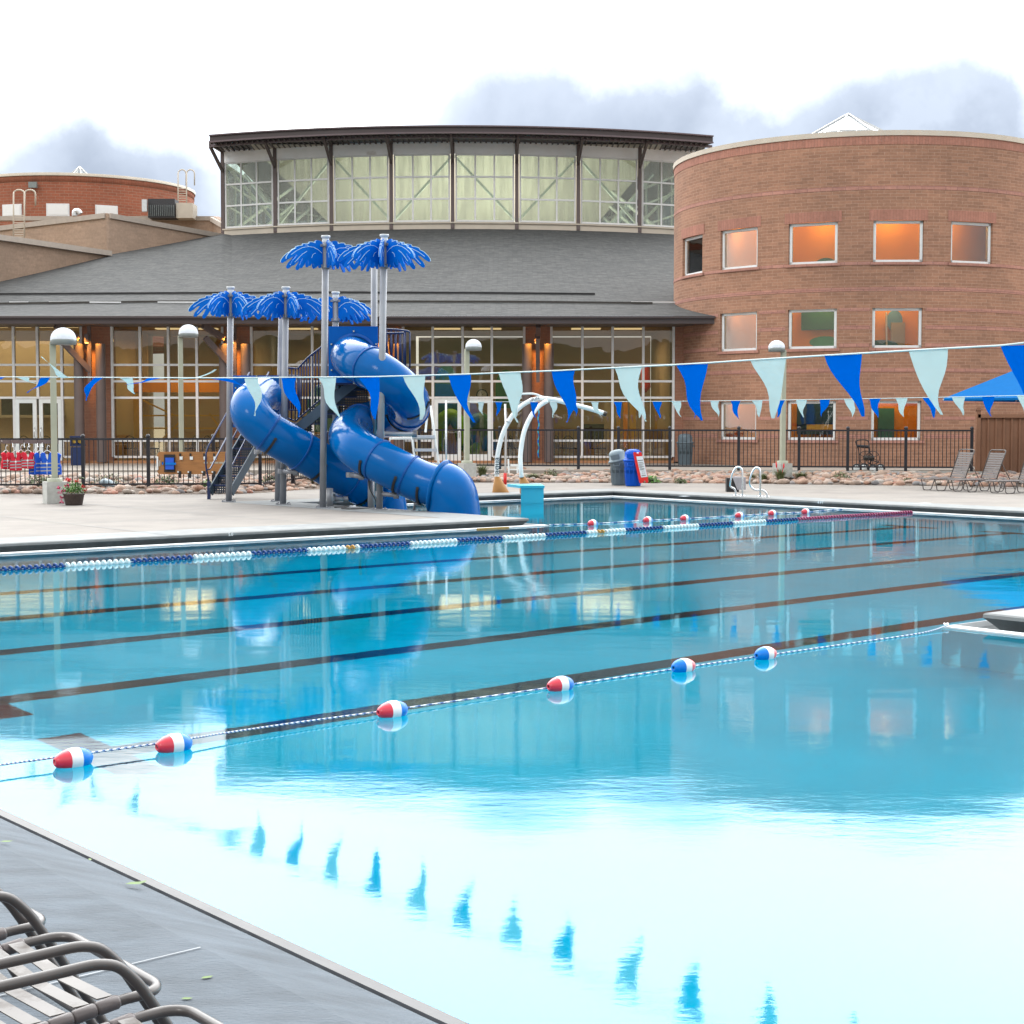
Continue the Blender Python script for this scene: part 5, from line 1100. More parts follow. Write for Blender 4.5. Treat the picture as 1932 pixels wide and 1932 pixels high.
while u_ < 27.15:
    p = W(u_, lv(u_), .014); x = 966 + F * p.x / p.y
    mi = (i // 11) % 2
    if x > 1505: mi = 2
    if abs(x - 665) < 9 or abs(x - 1133) < 6: mi = 3
    if x > -10 and sum(1 for _ in protos.get('l', [])) < 100:
        if mi not in protos:
            b = MB(); b.lathe(disc, (0, 0, 0), 12, m_); ob = b.build('disc_float', mats[mi], ll); protos[mi] = ob
        else: ob = protos[mi].copy(); C.objects.link(ob); ob.parent = ll
        ob.location = p - ll.location; protos.setdefault('l', []).append(ob)
    else: rest.lathe(disc, p, 10, m_, mi)
    u_ += .084; i += 1
for k_, ob in protos.items():
    if k_ != 'l': pass
ro_ = rest.build('disc_floats', mats, ll); ro_['kind'] = 'stuff'
# fix: prototype meshes were built around the origin of the thing
for ob in {o.data.name: o for o in protos['l']}.values():
    ob.data.transform(Matrix.Translation(ll.location))
# ------------------------------------------------------------------ buoy ropes
def twist(pts, r): 
    b = MB(); b.tube(pts, r, 6, True, mf=lambda i, k: ((i + k) // 2) % 2); return b
def buoyrope(label, pts, buoys, cols, r, L_, rope_r, dn):
    t = thing('buoy_rope', label, 'float rope', pts[len(pts) // 2]); path = bez(pts, dn); twist(path, rope_r).build('rope', [M['rope1'], M['rope2']], t)
    for (p, d, flip) in buoys:
        d = Vector(d).normalized() * (1 if not flip else -1); m = d.to_track_quat('Z', 'Y').to_matrix(); pr = [(.28, -.5), (.55, -.42), (.8, -.28), (.95, -.12), (1., 0), (.97, .14), (.84, .3), (.6, .43), (.3, .5)]
        col = cols; bu = None
        for mi, (z0, z1) in enumerate(((-.5, -.15), (-.15, .14), (.14, .5))):
            seg = [(r * a, L_ * z) for a, z in [(q_[0], q_[1]) for q_ in pr] if z0 - 1e-6 <= z <= z1 + 1e-6]
            rr_ = lambda z: edge([(q_[1], q_[0]) for q_ in pr], z)
            seg = [(r * rr_(z0 + (z1 - z0) * k / 5), L_ * (z0 + (z1 - z0) * k / 5)) for k in range(6)]
            if mi == 0: seg = [(.01, -L_ * .46)] + [(r * .2, -L_ * .5)] + seg
            if mi == 2: seg = seg + [(r * .2, L_ * .5), (.01, L_ * .46)]
            b = MB(); b.lathe(seg, p, 24, m)
            if bu is None: bu = b.build('float', col[mi], t)
            else: b.build('float_band', col[mi], bu)
P0 = [(-40, 1462), (0, 1455), (138, 1436), (328, 1409), (430, 1391), (560, 1370), (740, 1343), (1057, 1294), (1290, 1259), (1445, 1236), (1600, 1214), (1740, 1194)]
rp_pts = [G(x, y, .01) for x, y in P0] + [W(12.06, 8.5, .03)]
rp_pts = [W(3.0, 8.05, .04)] + rp_pts[1:]
for q_ in rp_pts: q_.z = max(.008, .042 - .03 * max(0, (q_.dot(UX) - 4.2)) / 2.5) if q_.dot(UX) < 11.5 else q_.z
dU = UX
near_b = [(138, 1432, 0), (328, 1404, 0), (740, 1340, 0), (1057, 1292, 0), (1290, 1257, 1), (1445, 1234, 1)]
buoyrope('near blue and white rope carrying six large red, white and blue floats', rp_pts, [(G(x, y, .035) + Vector((0, 0, -.003)), dU * 1.0 + VX * (.05 if k < 2 else 0), fl) for k, (x, y, fl) in enumerate(near_b)], (M['fred'], M['fwhite'], M['fblue']), .063, .215, .0058, 60)
fp_ = [(1036, 990, 0), (1118, 988, 0), (1222, 982, 0), (1292, 978.5, 0), (1395, 973, 0), (1457, 969, 0), (1520, 966, 0), (1590, 960, 0)]
buoyrope('far thin rope with six small red and white floats past the lane line', [G(x, y, .012) for x, y, _ in fp_], [(G(x, y, .03), dU, 0) for x, y, _ in fp_[1:-1]], (M['fred'], M['fwhite'], M['fblue']), .075, .2, .011, 16)
# ------------------------------------------------------------------ loungers
def chaise(arms, L1, wd, sh, backang, strapm, tr=.0125, sp=.056, sw=.038, cat='lounge chair'):
    "local: x = towards the foot end (0 = foot end rail), y = width, z = up from the deck"
    t = thing('strap_lounger', 'x', cat); f = MB(); c = .06
    zf_ = lambda x: sh - (.12 * min(max(-x - .11, 0), .5) if arms else 0)
    sd = [(-L1, zf_(-L1))] + [(-x_, zf_(-x_)) for x_ in (.9, .75, .65, .55, .4, .25, .18, .13, .1) if x_ < L1]
    f.tube([(x, 0, z) for x, z in sd] + [(-c + c * math.sin(a), c - c * math.cos(a), sh) for a in [math.pi / 2 * k / 7 for k in range(8)]] + [(-c + c * math.cos(a), wd - c + c * math.sin(a), sh) for a in [math.pi / 2 * k / 7 for k in range(8)]] + [(x, wd, z) for x, z in reversed(sd)], tr, 14); f.build('seat_frame', M['chaise'], t)
    bl = .78; ca, sa = math.cos(backang), math.sin(backang); bk = MB(); Bp = lambda s, y, o=0: Vector((-L1 - ca * s, y, zf_(-L1) + sa * s))
    bk.tube([Bp(0, 0), Bp(bl - .06, 0), Bp(bl - .01, .03), Bp(bl, .08), Bp(bl, wd - .08), Bp(bl - .01, wd - .03), Bp(bl - .06, wd), Bp(0, wd)], tr, 12); bk.tube([Bp(.45, .03) , (-L1 - .62, .05, .06), (-L1 - .62, wd - .05, .06), Bp(.45, wd - .03)], tr * .8, 8); bk.build('back_frame', M['chaise'], t)
    s = MB(); wr = MB(); wr2 = MB(); x = -sp * 2.6
    while x > -L1 + .02:
        bow = .012
        zz = zf_(x) + tr; s.bar((x, tr * 1.15, zz + .001), (x, wd * .5, zz - bow), sw, .003); s.bar((x, wd * .5, zz - bow), (x, wd - tr * 1.15, zz + .001), sw, .003)
        for y, wq in ((0, wr), (wd, wr2)): wq.tube([(x + sp * q_, y, zf_(x + sp * q_)) for q_ in (-.49, -.4, .4, .49)], tr, 12, rs=[tr + .0012, tr + .004, tr + .004, tr + .0012])
        x -= sp
    s.build('seat_straps', strapm, t); wr.build('strap_wrap', M['wrap'], t); wr2.build('strap_wrap', M['wrap'], t); s = MB(); q = .06
    while q < bl - .06:
        a, c_ = Bp(q, 0), Bp(q, wd); s.bar(a, c_, sw, .004, up=(sa, 0, ca)); q += sp * (1 if sw < .05 else 1)
    s.build('back_straps', strapm, t)
    if arms:
        for y in (.07, wd + .055):
            b = MB(); b.tube(bez([(-.86, y, .1), (-.95, y, .3), (-.90, y, .44), (-.75, y, .475), (-.3, y, .482), (-.16, y, .478), (-.095, y, .435), (-.03, y, .34), (.09, y, .14), (.165, y, .012)], 7), tr * 1.02, 12); b.build('arm', M['chaise'], t)
        b = MB(); b.tube([(.16, .075, .05), (.17, .1, .03), (.17, wd + .02, .03), (.16, wd + .05, .05)], tr, 8); b.build('leg', M['chaise'], t)
    for x0 in ((-.12, -L1 + .1) if not arms else (-.62, -L1)):
        for y0 in ((.02, wd - .02)):
            b = MB(); b.tube(bez([(x0 + .0, y0, sh), (x0 - .06, y0, .12), (x0 - .1, y0, .015), (x0 - .3, y0, .015), (x0 - .36, y0, .12), (x0 - .44, y0, sh)], 4), tr * .9, 8); b.build('leg', M['chaise'], t)
    return t
rzU = math.atan2(UX.y, UX.x)
labs = ['bronze strap lounger cut off by the bottom edge, closest to the camera', 'bronze strap lounger on the grey near deck with two wet armrests in full view', 'bronze strap lounger at the far end of the near deck row']
nc = chaise(True, 1.15, .53, .362, math.radians(25), M['strap'])
for i, (v0, u0) in enumerate(((2.70, 1.72), (3.355, 1.745), (4.0, 1.745))):
    o = nc if i == 0 else copy_tree(nc); o['label'] = labs[i]; o['group'] = 'loungers on the near deck'; o.location = W(u0, v0, .131); o.rotation_euler = (0, 0, rzU)
fc = chaise(False, 1.05, .58, .30, math.radians(68), M['strapfar'], .014, .062, .05)
flabs = ['brown strap lounger with raised back standing nearest the picket fence end', 'brown strap lounger with raised back, second from the end of the picket fence', 'brown strap lounger with raised back, third from the picket fence end', 'brown strap lounger with raised back cut by the right edge of the photo']
for i, (x, y) in enumerate(((1729, 925), (1786, 927.5), (1856, 930.5), (1921, 934))):
    o = fc if i == 0 else copy_tree(fc); o['label'] = flabs[i]; o['group'] = 'loungers on the far deck'; p = G(x, y, .131); o.location = p; o.rotation_euler = (0, 0, rzU + math.pi - .28 + .0)
# ------------------------------------------------------------------ bins
def bin_(name, label, base, r, h, body, lid, tilt=0, flap=False, lidoff=0):
    t = thing(name, label, 'trash bin', base); base = Vector(base); b = MB()
    b.lathe([(0, 0), (r * .8, 0), (r * .82, .02), (r * .93, h * .78), (r * .98, h * .8), (r * .98, h * .88), (r, h * .89), (r, h), (r * .93, h), (r * .9, h * .5), (0, h * .5)], base, 32)
    for k in range(12): a = k * math.pi / 6; b.bar(base + Vector((math.cos(a) * r * .84, math.sin(a) * r * .84, .06)), base + Vector((math.cos(a) * r * .94, math.sin(a) * r * .94, h * .72)), .025, .012, up=(math.cos(a), math.sin(a), 0))
    b.build('body', body, t)
    hb = MB()
    for a in (-1.9, -.3, 1.2): e = Vector((math.cos(a), math.sin(a), 0)); s = Vector((-e.y, e.x, 0)); q = base + e * (r + .01) + Vector((0, 0, h * .8)); hb.tube([q - s * .08 + Vector((0, 0, .07)), q - s * .08 + e * .035, q + s * .08 + e * .035, q + s * .08 + Vector((0, 0, .07))], .012, 6)
    hb.build('handle', body, t)
    m = Matrix.Rotation(tilt, 3, 'Y'); lc = base + Vector((lidoff, 0, h + .005)); lb = MB()
    lb.lathe([(r * 1.0, -.03), (r * 1.09, -.025), (r * 1.1, .01), (r * 1.02, .03), (r * .93, .04), (r * .9, .19), (r * .84, .235), (r * .6, .285), (r * .3, .3), (0, .303)], lc, 32, m); ld = lb.build('lid', lid, t)
    for a in ((-1.9, 1.2) if not flap else (-1.9,)):
        fl = MB(); e = m @ Vector((math.cos(a), math.sin(a), 0)); u_ = m @ Vector((0, 0, 1)); q = lc + e * (r * .93) + u_ * .115; fl.bar(q - u_ * .06, q + u_ * .06, r * .95, .02, up=e)
        fl.build('flap', body, ld)
    return t
bin_('round_trash_bin', 'grey round bin with crooked domed lid beside the blue bin', (G(1154, 907.5).x, 44.3, .14), .25, .66, M['bingrey'], M['bingrey2'], -.2, lidoff=-.03)
bin_('round_trash_bin', 'bright blue round bin with domed lid leaning against nothing beside the red sign'.replace('leaning against nothing ', ''), (G(1182, 911).x, 43.6, .14), .25, .68, M['binblue'], M['binblue'])
pz = P(1290, 870, 55); bin_('round_trash_bin', 'grey round bin with domed flap lid standing behind the fence at the brick wall', (pz.x, 54.6, .43), .27, .74, M['bingrey'], M['bingrey'])
t = thing('recycling_bin', 'dark navy recycling bin with two round openings beside the hall columns', 'recycling bin', (P(146, 800, 54).x, 54, .43)); c = Vector((P(146.5, 800, 54).x, 54, .43)); MB().box(c + Vector((0, 0, .3)), (.38, .4, .6)).build('body', M['navy'], t); tp_ = MB(); tp_.box(c + Vector((0, 0, .66)), (.42, .42, .05)); 
for dx in (-.19, -.0, .19): tp_.box(c + Vector((dx, -.17, .8)), (.04, .05, .26))
tp_.box(c + Vector((0, .05, .8)), (.4, .25, .24)); tp_.box(c + Vector((0, -.1, .95)), (.42, .3, .05)); tp_.build('hood', M['navy'], t)
for dx in (-.095, .095): MB().lathe([(0, 0), (.07, 0), (.07, .01)], c + Vector((dx, -.085, .8)), 14, Matrix.Rotation(math.pi / 2, 3, 'X')).build('opening', M['yellow'], t)
# A-frame sign
t = thing('folding_sign', 'red folding floor sign with white notice leaning by the blue bin', 'sign', (G(1212, 911).x, 43.3, .14)); bx = G(1203, 911).x
def SQ(x, y, dy=0): return P(1100 + 0 + (1750 + x * 210 / 1932) / 1.571 - 1100, (1280 + y * 210 / 1932) / 1.571, 43.3 - dy)
f = MB()
def pol(b, pts, th, dy=0):
    ps = [SQ(x, y, dy) for x, y in pts]; n_ = len(ps); o = Vector((0, th, 0)); b.add(ps + [p + o for p in ps], [tuple(range(n_)), tuple(range(2 * n_ - 1, n_ - 1, -1))] + [(i, i + n_, (i + 1) % n_ + n_, (i + 1) % n_) for i in range(n_)])
pol(f, [(1170, 570), (1190, 548), (1255, 560), (1265, 640), (1320, 640), (1315, 560), (1345, 545), (1385, 560), (1440, 700), (1572, 1250), (1580, 1370), (1560, 1392), (1510, 1392), (1500, 1340), (1470, 1325), (1440, 1345), (1430, 1395), (1370, 1400), (1340, 1395), (1310, 1260), (1230, 900)], .05); f.build('frame', M['red'], t)
bk_ = MB(); bk_.bar(SQ(1260, 600, 0) + Vector((0, .05, 0)), SQ(1400, 1390, 0) + Vector((0, .4, 0)), .2, .03); bk_.build('rear_leg', M['red'], t)
MB().tube([SQ(1262, 572, .0), SQ(1318, 572, .0)], .012, 8).build('grip', M['white'], t)
nb = MB(); pol(nb, [(1250, 672), (1430, 660), (1555, 1225), (1385, 1245)], .008, .012); nb = nb.build('notice', M['paper'], t)
ln = MB()
for k, (y, x0, x1, th) in enumerate(((775, 1285, 1430, 16), (838, 1300, 1435, 10), (876, 1315, 1455, 10), (908, 1320, 1420, 10), (942, 1330, 1470, 9), (968, 1335, 1415, 9), (1005, 1350, 1470, 12), (1032, 1355, 1455, 10), (1190, 1395, 1510, 16))):
    ln.bar(SQ(x0, y + 6, .016), SQ(x1, y - 4, .016), .003, th * 210 / 1932 / 1.571 / F * 43.3, up=(0, 0, 1))
ln.build('printed_line', M['ink'], nb); b = MB(); 
for k in range(14): a0, a1 = 2 * math.pi * k / 14, 2 * math.pi * (k + 1) / 14; b.bar(SQ(1445 + 34 * math.cos(a0), 1110 + 42 * math.sin(a0), .016), SQ(1445 + 34 * math.cos(a1), 1110 + 42 * math.sin(a1), .016), .003, .003)
b.build('emblem', M['ink'], nb)
# ------------------------------------------------------------------ spray arch
t = thing('spray_arch', 'two white curved spray pipes on ochre cone bases at the pool edge', 'water feature', G(970, 929)); AY = 39.6
def AP(x, y, Y=AY): return P(764 + .2965 * x, 572.9 + .2965 * y, Y)
a1 = bez([AP(585, 1110), AP(584, 1050), AP(592, 950), AP(622, 830), AP(675, 725), AP(750, 645), AP(845, 605), AP(950, 612), AP(1060, 640), AP(1180, 670), AP(1280, 703)], 6)
MB().tube(a1, .056, 16).build('curved_pipe', M['white'], t)
MB().tube(bez([AP(742, 1105, 38.9), AP(736, 1040, 38.9), AP(736, 950, 39), AP(757, 820, 39.1), AP(800, 720, 39.2), AP(850, 655, 39.4), AP(905, 618, 39.5)], 6), .056, 16).build('curved_pipe', M['white'], t)
MB().tube(bez([AP(697, 576), AP(760, 574), AP(822, 574), AP(880, 594), AP(940, 600)], 5), .025, 10).build('upper_pipe', M['white'], t)
MB().tube([AP(1262, 697), AP(1284, 705)], .06, 12).build('nozzle', M['dark'], t); b = MB(); 
for s in (3, 22, 33): b.tube([a1[s], a1[s + 1]], .064, 16)
b.build('pipe_collar', M['alu'], t)
for (x0, x1, xt0, xt1, yt, yb, Y) in ((555, 665, 567, 606, 1100, 1197, 39.6), (731, 842, 729, 758, 1096, 1183, 38.95)):
    b = MB(); cb_ = AP((x0 + x1) / 2, yb, Y); ct = AP((xt0 + xt1) / 2, yt, Y); cb_.z = .13; rb2 = (x1 - x0) / 2 * .2965 / F * Y; rt = .065; n_ = 20; vv = []
    for k in range(n_): a = 2 * math.pi * k / n_; vv.append(cb_ + Vector((rb2 * math.cos(a), rb2 * .6 * math.sin(a), 0)))
    for k in range(n_): a = 2 * math.pi * k / n_; vv.append(ct + Vector((rt * math.cos(a), rt * math.sin(a), 0)))
    b.add(vv, [(k, (k + 1) % n_, n_ + (k + 1) % n_, n_ + k) for k in range(n_)] + [tuple(range(n_, 2 * n_))], True); b.build('cone_base', M['terra'], t)
def text(s, size, loc, rot, m, name, parent, ext=.002):
    cu = bpy.data.curves.new(name, 'FONT'); cu.body = s; cu.size = size; cu.extrude = ext; cu.align_x = 'CENTER'; cu.align_y = 'CENTER'; tmp = bpy.data.objects.new('tmp', cu); C.objects.link(tmp)
    bpy.context.view_layer.update(); me = bpy.data.meshes.new_from_object(tmp.evaluated_get(bpy.context.evaluated_depsgraph_get())); bpy.data.objects.remove(tmp); me.materials.clear(); me.materials.append(m)
    ob = bpy.data.objects.new(name, me); C.objects.link(ob); ob.parent = parent; off = parent.location.copy(); ob.location = Vector(loc) - off; ob.rotation_euler = rot; return ob
text('aqua', .22, AP(584, 1030, AY - .07), (math.pi / 2, -math.pi / 2, 0), M['stringer'], 'lettering', t); text('FUN', .1, AP(830, 606, AY - .075), (math.pi / 2, -.25, 0), M['stringer'], 'lettering', t)
# cyan step block
p0, p1 = G(960, 948, 0), G(1026, 948, 0); t = thing('cyan_step_block', 'bright cyan fibreglass block hanging over the pool edge by the white arch', 'step block', p0)
b = MB(); A_ = P(983, 948, p0.y); zt_ = .36; B2 = P(1026, 948, p1.y - .2); b.box(((A_.x + B2.x) / 2, A_.y + .35, zt_ / 2 - .05), (B2.x - A_.x, .8, zt_ + .1)); b.build('block', M['aqua'], t)
b = MB(); q0 = P(957, 926, A_.y + 1.1); q0.z = zt_; b.add([(q0.x, A_.y + .9, zt_ + .03), (A_.x - .02, A_.y - .08, zt_ + .03), (B2.x + .02, A_.y - .08, zt_ + .03), (B2.x - .05, A_.y + 1.2, zt_ + .03), (q0.x, A_.y + .9, zt_ - .03), (A_.x - .02, A_.y - .08, zt_ - .03), (B2.x + .02, A_.y - .08, zt_ - .03), (B2.x - .05, A_.y + 1.2, zt_ - .03)], [(0, 1, 2, 3), (7, 6, 5, 4), (0, 4, 5, 1), (1, 5, 6, 2), (2, 6, 7, 3), (3, 7, 4, 0)]); b.build('top_slab', M['aqua'], t)
b = MB(); pq = P(953, 914, 44.9); b.tube([pq, P(954.5, 815, 44.9), P(953, 762, 44.9)], .03, 8); t = b.build('thin_pole', M['alu'], None); tag(t, 'slim metal pole with red foot between the white arch pipes', 'pole'); pt = MB(); pt.tube([P(953, 915, 44.9), P(953, 893, 44.9)], .045, 8); fo = pt.build('red_foot', M['red'], None); fo.parent = t; fo.location = fo.location - t.location
t = thing('white_step_stool', 'small white plastic step stool beyond the white arch', 'stool', P(968, 893, 46)); b = MB(); b.box(P(972, 878, 46), (.28, .25, .05)); b.build('seat', M['white'], t); b = MB(); b.bar(P(960, 893, 45.9), P(959, 866, 45.9), .05, .05, up=(0, 1, 0)); b.bar(P(976, 893, 45.9), P(976, 876, 45.9), .04, .04, up=(0, 1, 0)); b.bar(P(960, 886, 45.9), P(976, 886, 45.9), .03, .03); b.build('frame', M['white'], t)
b = MB(); pts = [P(1016 + 1.0 * math.sin(k * .9), 774 + k * 3.1, 56.2) for k in range(30)]; b.tube(pts, .03, 6, mf=lambda i, k: (i // 2) % 2); tag(b.build('hanging_rope', [M['aqua'], M['fblue']], None), 'twisted cyan rope hanging between the brown columns', 'rope')
# ------------------------------------------------------------------ pool hand rails
t = thing('pool_ladder_rails', 'pair of bent stainless hand rails at the far pool edge', 'hand rails', G(1410, 938))
def RP(x, y, Y): return P(1209.4 + .2306 * x, 572.9 + .2306 * y, Y)
for pts, Y in (([(775, 1570), (775, 1540), (760, 1512), (735, 1500), (730, 1470), (745, 1400), (775, 1345), (805, 1338), (828, 1365), (830, 1450), (830, 1575)], 37.4), ([(1032, 1582), (1025, 1550), (990, 1525), (930, 1522), (895, 1490), (890, 1440), (915, 1370), (940, 1343), (968, 1352), (976, 1400), (976, 1578)], 36.9)):
    MB().tube(bez([RP(x, y, Y - i * .02) for i, (x, y) in enumerate(pts)], 5), .022, 10).build('rail', M['steel'], t)
b = MB()
for (x, y, Y) in ((775, 1572, 37.4), (830, 1575, 37.2), (976, 1579, 36.7), (1032, 1582, 36.9)): b.lathe([(.06, 0), (.06, .02), (.03, .03)], G(1209.4 + .2306 * x, 572.9 + .2306 * y, .134), 12)
b.build('floor_flange', M['steel'], t)
b = MB(); p = G(1382, 928, .135); b.box(p + Vector((.02, .2, .17)), (.3, .28, .34)); t = b.build('cloth_bag', M['padblack'], None); tag(t, 'black bag with grey cloth behind the pool hand rails', 'bag'); c_ = MB(); c_.add([p + Vector(v) for v in ((.0, .04, .36), (.33, .04, .36), (.33, .02, .05), (.12, .02, .05), (.0, .36, .36), (.33, .36, .36))], [(0, 3, 2, 1), (0, 1, 5, 4)]); k_ = c_.build('grey_cloth', M['vstrap'], None); k_.parent = t; k_.location = k_.location - t.location
# ------------------------------------------------------------------ blue umbrella, tan screen
t = thing('shade_umbrella', 'large blue square shade canopy beside the round brick tower', 'umbrella', (P(1965, 800, 44).x, 44, .14)); cx = P(1968, 800, 44).x; hw_ = 2.72; ze_, za = zat(751, 44 - 1.0), zat(676, 44); cr = [Vector((cx + hw_ * math.cos(a) * 1.0, 44 + hw_ * .9 * math.sin(a), ze_)) for a in [math.pi, math.pi * 1.5, 0, math.pi * .5]]
b = MB(); apx = Vector((cx, 44, za))
for p, q in zip(cr, cr[1:] + cr[:1]): b.add([p, q, apx], [(0, 1, 2)]); b.add([p, q, q - Vector((0, 0, .06)), p - Vector((0, 0, .06))], [(0, 1, 2, 3)])
b.build('canopy', M['canopy'], t); b = MB(); b.tube([(cx, 44, .14), (cx, 44, za - .05)], .05, 12); b.build('mast', M['alu'], t); b = MB()
for p in cr: b.bar(apx - Vector((0, 0, .1)), p - Vector((0, 0, .03)), .04, .04)
b.build('rib', M['alu'], t)
t = thing('board_screen', 'tan vertical board screen behind the loungers', 'screen fence', P(1900, 900, 47.5)); x0, x1 = P(1984 - 0, 800, 47.4), P(1843, 800, 47.4); zt_ = zat(783, 47.4)
b = MB(); L0 = P(1843, 800, 47.4).x; L1_ = P(1975, 800, 47.4).x
for k in range(10): X = L0 + .12 + k * .23; b.box((X + .09, 47.4, (zt_ + .2) / 2), (.2, .04, zt_ - .2)); b.box((X + .2, 47.36, (zt_ + .2) / 2), (.05, .05, zt_ - .22))
b.build('board', M['woodfence'], t); b = MB(); b.box(((L0 + L1_) / 2, 47.35, zt_ - .03), (L1_ - L0, .14, .1)); b.build('top_rail', M['woodfence'], t); b = MB(); b.box((L0 + .02, 47.35, (zt_ + .3) / 2 + .02), (.12, .14, zt_ + .1)); b.box((L0 + .02, 47.35, zt_ + .16), (.2, .2, .05)); b.build('post', M['woodfence'], t)
# ------------------------------------------------------------------ hose reel cart behind the fence
t = thing('hose_reel_cart', 'black hose reel cart with four white rimmed wheels behind the fence', 'hose cart', P(1638, 888, 48.3)); HY = 48.4
def HP(x, y, Y=HY): return P(1591.3 + .2306 * x, 572.9 + .2306 * y, Y)
b = MB(); b.tube(bez([HP(130, 1330), HP(125, 1200), HP(105, 1150), HP(110, 1120), HP(190, 1118), HP(210, 1160), HP(225, 1340)], 5), .016, 8); b.tube([HP(120, 1330), HP(300, 1335, HY + .5)], .015, 8); b.tube([HP(225, 1280), HP(295, 1300)], .015, 8); b.tube([HP(112, 1165), HP(212, 1172)], .05, 6); b.build('frame', M['blacksteel'], t)
for (x, y, Y) in ((110, 1350, HY - .1), (170, 1345, HY + .5), (243, 1355, HY - .1), (303, 1350, HY + .5)):
    c = HP(x, y, Y); m = Matrix.Rotation(math.radians(60), 3, 'Z') @ Matrix.Rotation(math.pi / 2, 3, 'Y'); w_ = MB().lathe([(.09, -.035), (.14, -.035), (.15, -.01), (.15, .01), (.14, .035), (.09, .035)], c, 20, m).build('wheel', M['tyre'], t); MB().lathe([(0, .045), (.03, .042), (.1, .036), (.1, -.036), (.03, -.042), (0, -.045)], c, 16, m).build('rim', M['white'], w_)
for (x, y) in ((182, 1260), (240, 1262)):
    c = HP(x, y); m = Matrix.Rotation(math.radians(75), 3, 'Z') @ Matrix.Rotation(math.pi / 2, 3, 'Y'); b = MB(); rr_ = .2; b.tube([c + m @ Vector((rr_ * math.cos(a), rr_ * math.sin(a), 0)) for a in [2 * math.pi * k / 24 for k in range(24)]], .012, 6, closed=True)
    for k in range(3): e = m @ Vector((rr_ * math.cos(k * 1.05), rr_ * math.sin(k * 1.05), 0)); b.bar(c - e, c + e, .015, .015)
    b.build('reel_wheel', M['blacksteel'], t)
b = MB(); b.tube([HP(165, 1262), HP(250, 1262)], .07, 12); b.build('hose_drum', M['dark'], t)
# ------------------------------------------------------------------ life vests
t = thing('vest_rack', 'dark slatted rail fixed along the fence to hang life vests on', 'rack', P(60, 830, FY - .12)); V = lambda x, y, Y=FY - .2: P(x * .1153, 732 + y * .1153, Y)
for x0, x1 in ((-60, 20), (40, 170), (180, 380), (400, 620), (630, 820), (830, 955)): b = MB(); b.bar(V(x0, 880, FY - .09), V(x1, 880, FY - .09), .05, .09); b.build('slat', M['brown'], t)
b = MB()
for x in (205, 395, 470, 615, 690, 905): b.tube([V(x, 900), V(x, 960, FY - .26), V(x + 8, 975, FY - .28), V(x + 14, 960, FY - .3)], .006, 6)
b.build('hook', M['steel'], t)
VS = [(-.5, .42), (-.3, .5), (-.17, .47), (-.12, .3), (0, .12), (.12, .3), (.17, .47), (.3, .5), (.5, .42), (.4, .2), (.38, .02), (.5, -.12), (.52, -.5), (.1, -.54), (-.1, -.54), (-.52, -.5), (-.5, -.12), (-.38, .02), (-.4, .2)]
def vest(label, cx, cy, w_, h_, m, Y, rz, group):
    c = V(cx, cy, Y); t = thing('life_vest', label, 'life vest', c, group); k = .1153 / F * Y; e = Vector((math.cos(rz), math.sin(rz), 0)); nn = Vector((e.y, -e.x, 0)); b = MB(); W_, H_ = w_ * k, h_ * k
    poly = [(x * W_, z * H_) for x, z in VS]; b.prism(poly, c, e, (0, 0, 1), .06); b.prism([(x * .88, z * .9) for x, z in poly], c, e, (0, 0, 1), .10); b.build('foam_body', m, t)
    s = MB()
    for z in (-.02, -.2, -.36): s.bar(c + e * (-W_ * .47) + nn * .052 + Vector((0, 0, z * H_)), c + e * (W_ * .47) + nn * .052 + Vector((0, 0, z * H_ + .01)), .006, .028)
    s.build('webbing', M['vstrap'], t); s = MB(); s.box(c + nn * .06 + Vector((0, 0, -.02 * H_)), (.04, .02, .035)); s.bar(c + nn * .055 + Vector((0, 0, .1 * H_)), c + nn * .055 + Vector((0, 0, -.5 * H_)), .008, .012, up=nn); s.build('buckle', M['white'], t)
    s = MB(); top_ = c + Vector((0, 0, H_ * .5)); s.tube(bez([top_ + e * (-W_ * .42) + Vector((0, 0, -.05)), top_ + Vector((0, 0, .05)), top_ + e * (W_ * .42) + Vector((0, 0, -.05))], 4), .008, 6); s.tube(bez([top_ + Vector((0, 0, .05)), top_ + Vector((0, 0, .12)), top_ + e * .03 + Vector((0, 0, .17)), top_ + e * .06 + Vector((0, 0, .14))], 4), .006, 6); s.build('hanger', M['white'], t)
vl = [('small red life vest hanging at the end of the rack, tilted to the side', 100, 1185, 170, 270, M['vred'], FY - .42, .9), ('red life vest with three grey straps hanging second on the rack', 255, 1200, 190, 290, M['vred'], FY - .5, .35), ('red life vest tucked behind the one with the white front mark', 345, 1170, 150, 250, M['vred'], FY - .32, .7), ('red life vest with white mark hanging next to the blue ones', 460, 1180, 210, 260, M['vred'], FY - .46, .1),
      ('low hanging navy blue life vest at the back of the row', 560, 1260, 170, 300, M['vblue'], FY - .3, .6), ('blue life vest seen edge-on in the middle of the blue ones', 655, 1230, 190, 350, M['vblue'], FY - .44, .75), ('blue life vest with grey straps facing the pool', 775, 1230, 220, 350, M['vblue'], FY - .54, .1), ('blue life vest hanging beside the tall lamp post', 905, 1240, 200, 350, M['vblue'], FY - .42, -.2)]
for l_, cx_, cy_, w_, h_, m, Y, rz in vl: vest(l_, cx_, cy_, w_, h_, m, Y, rz, 'life vests on the fence rack')
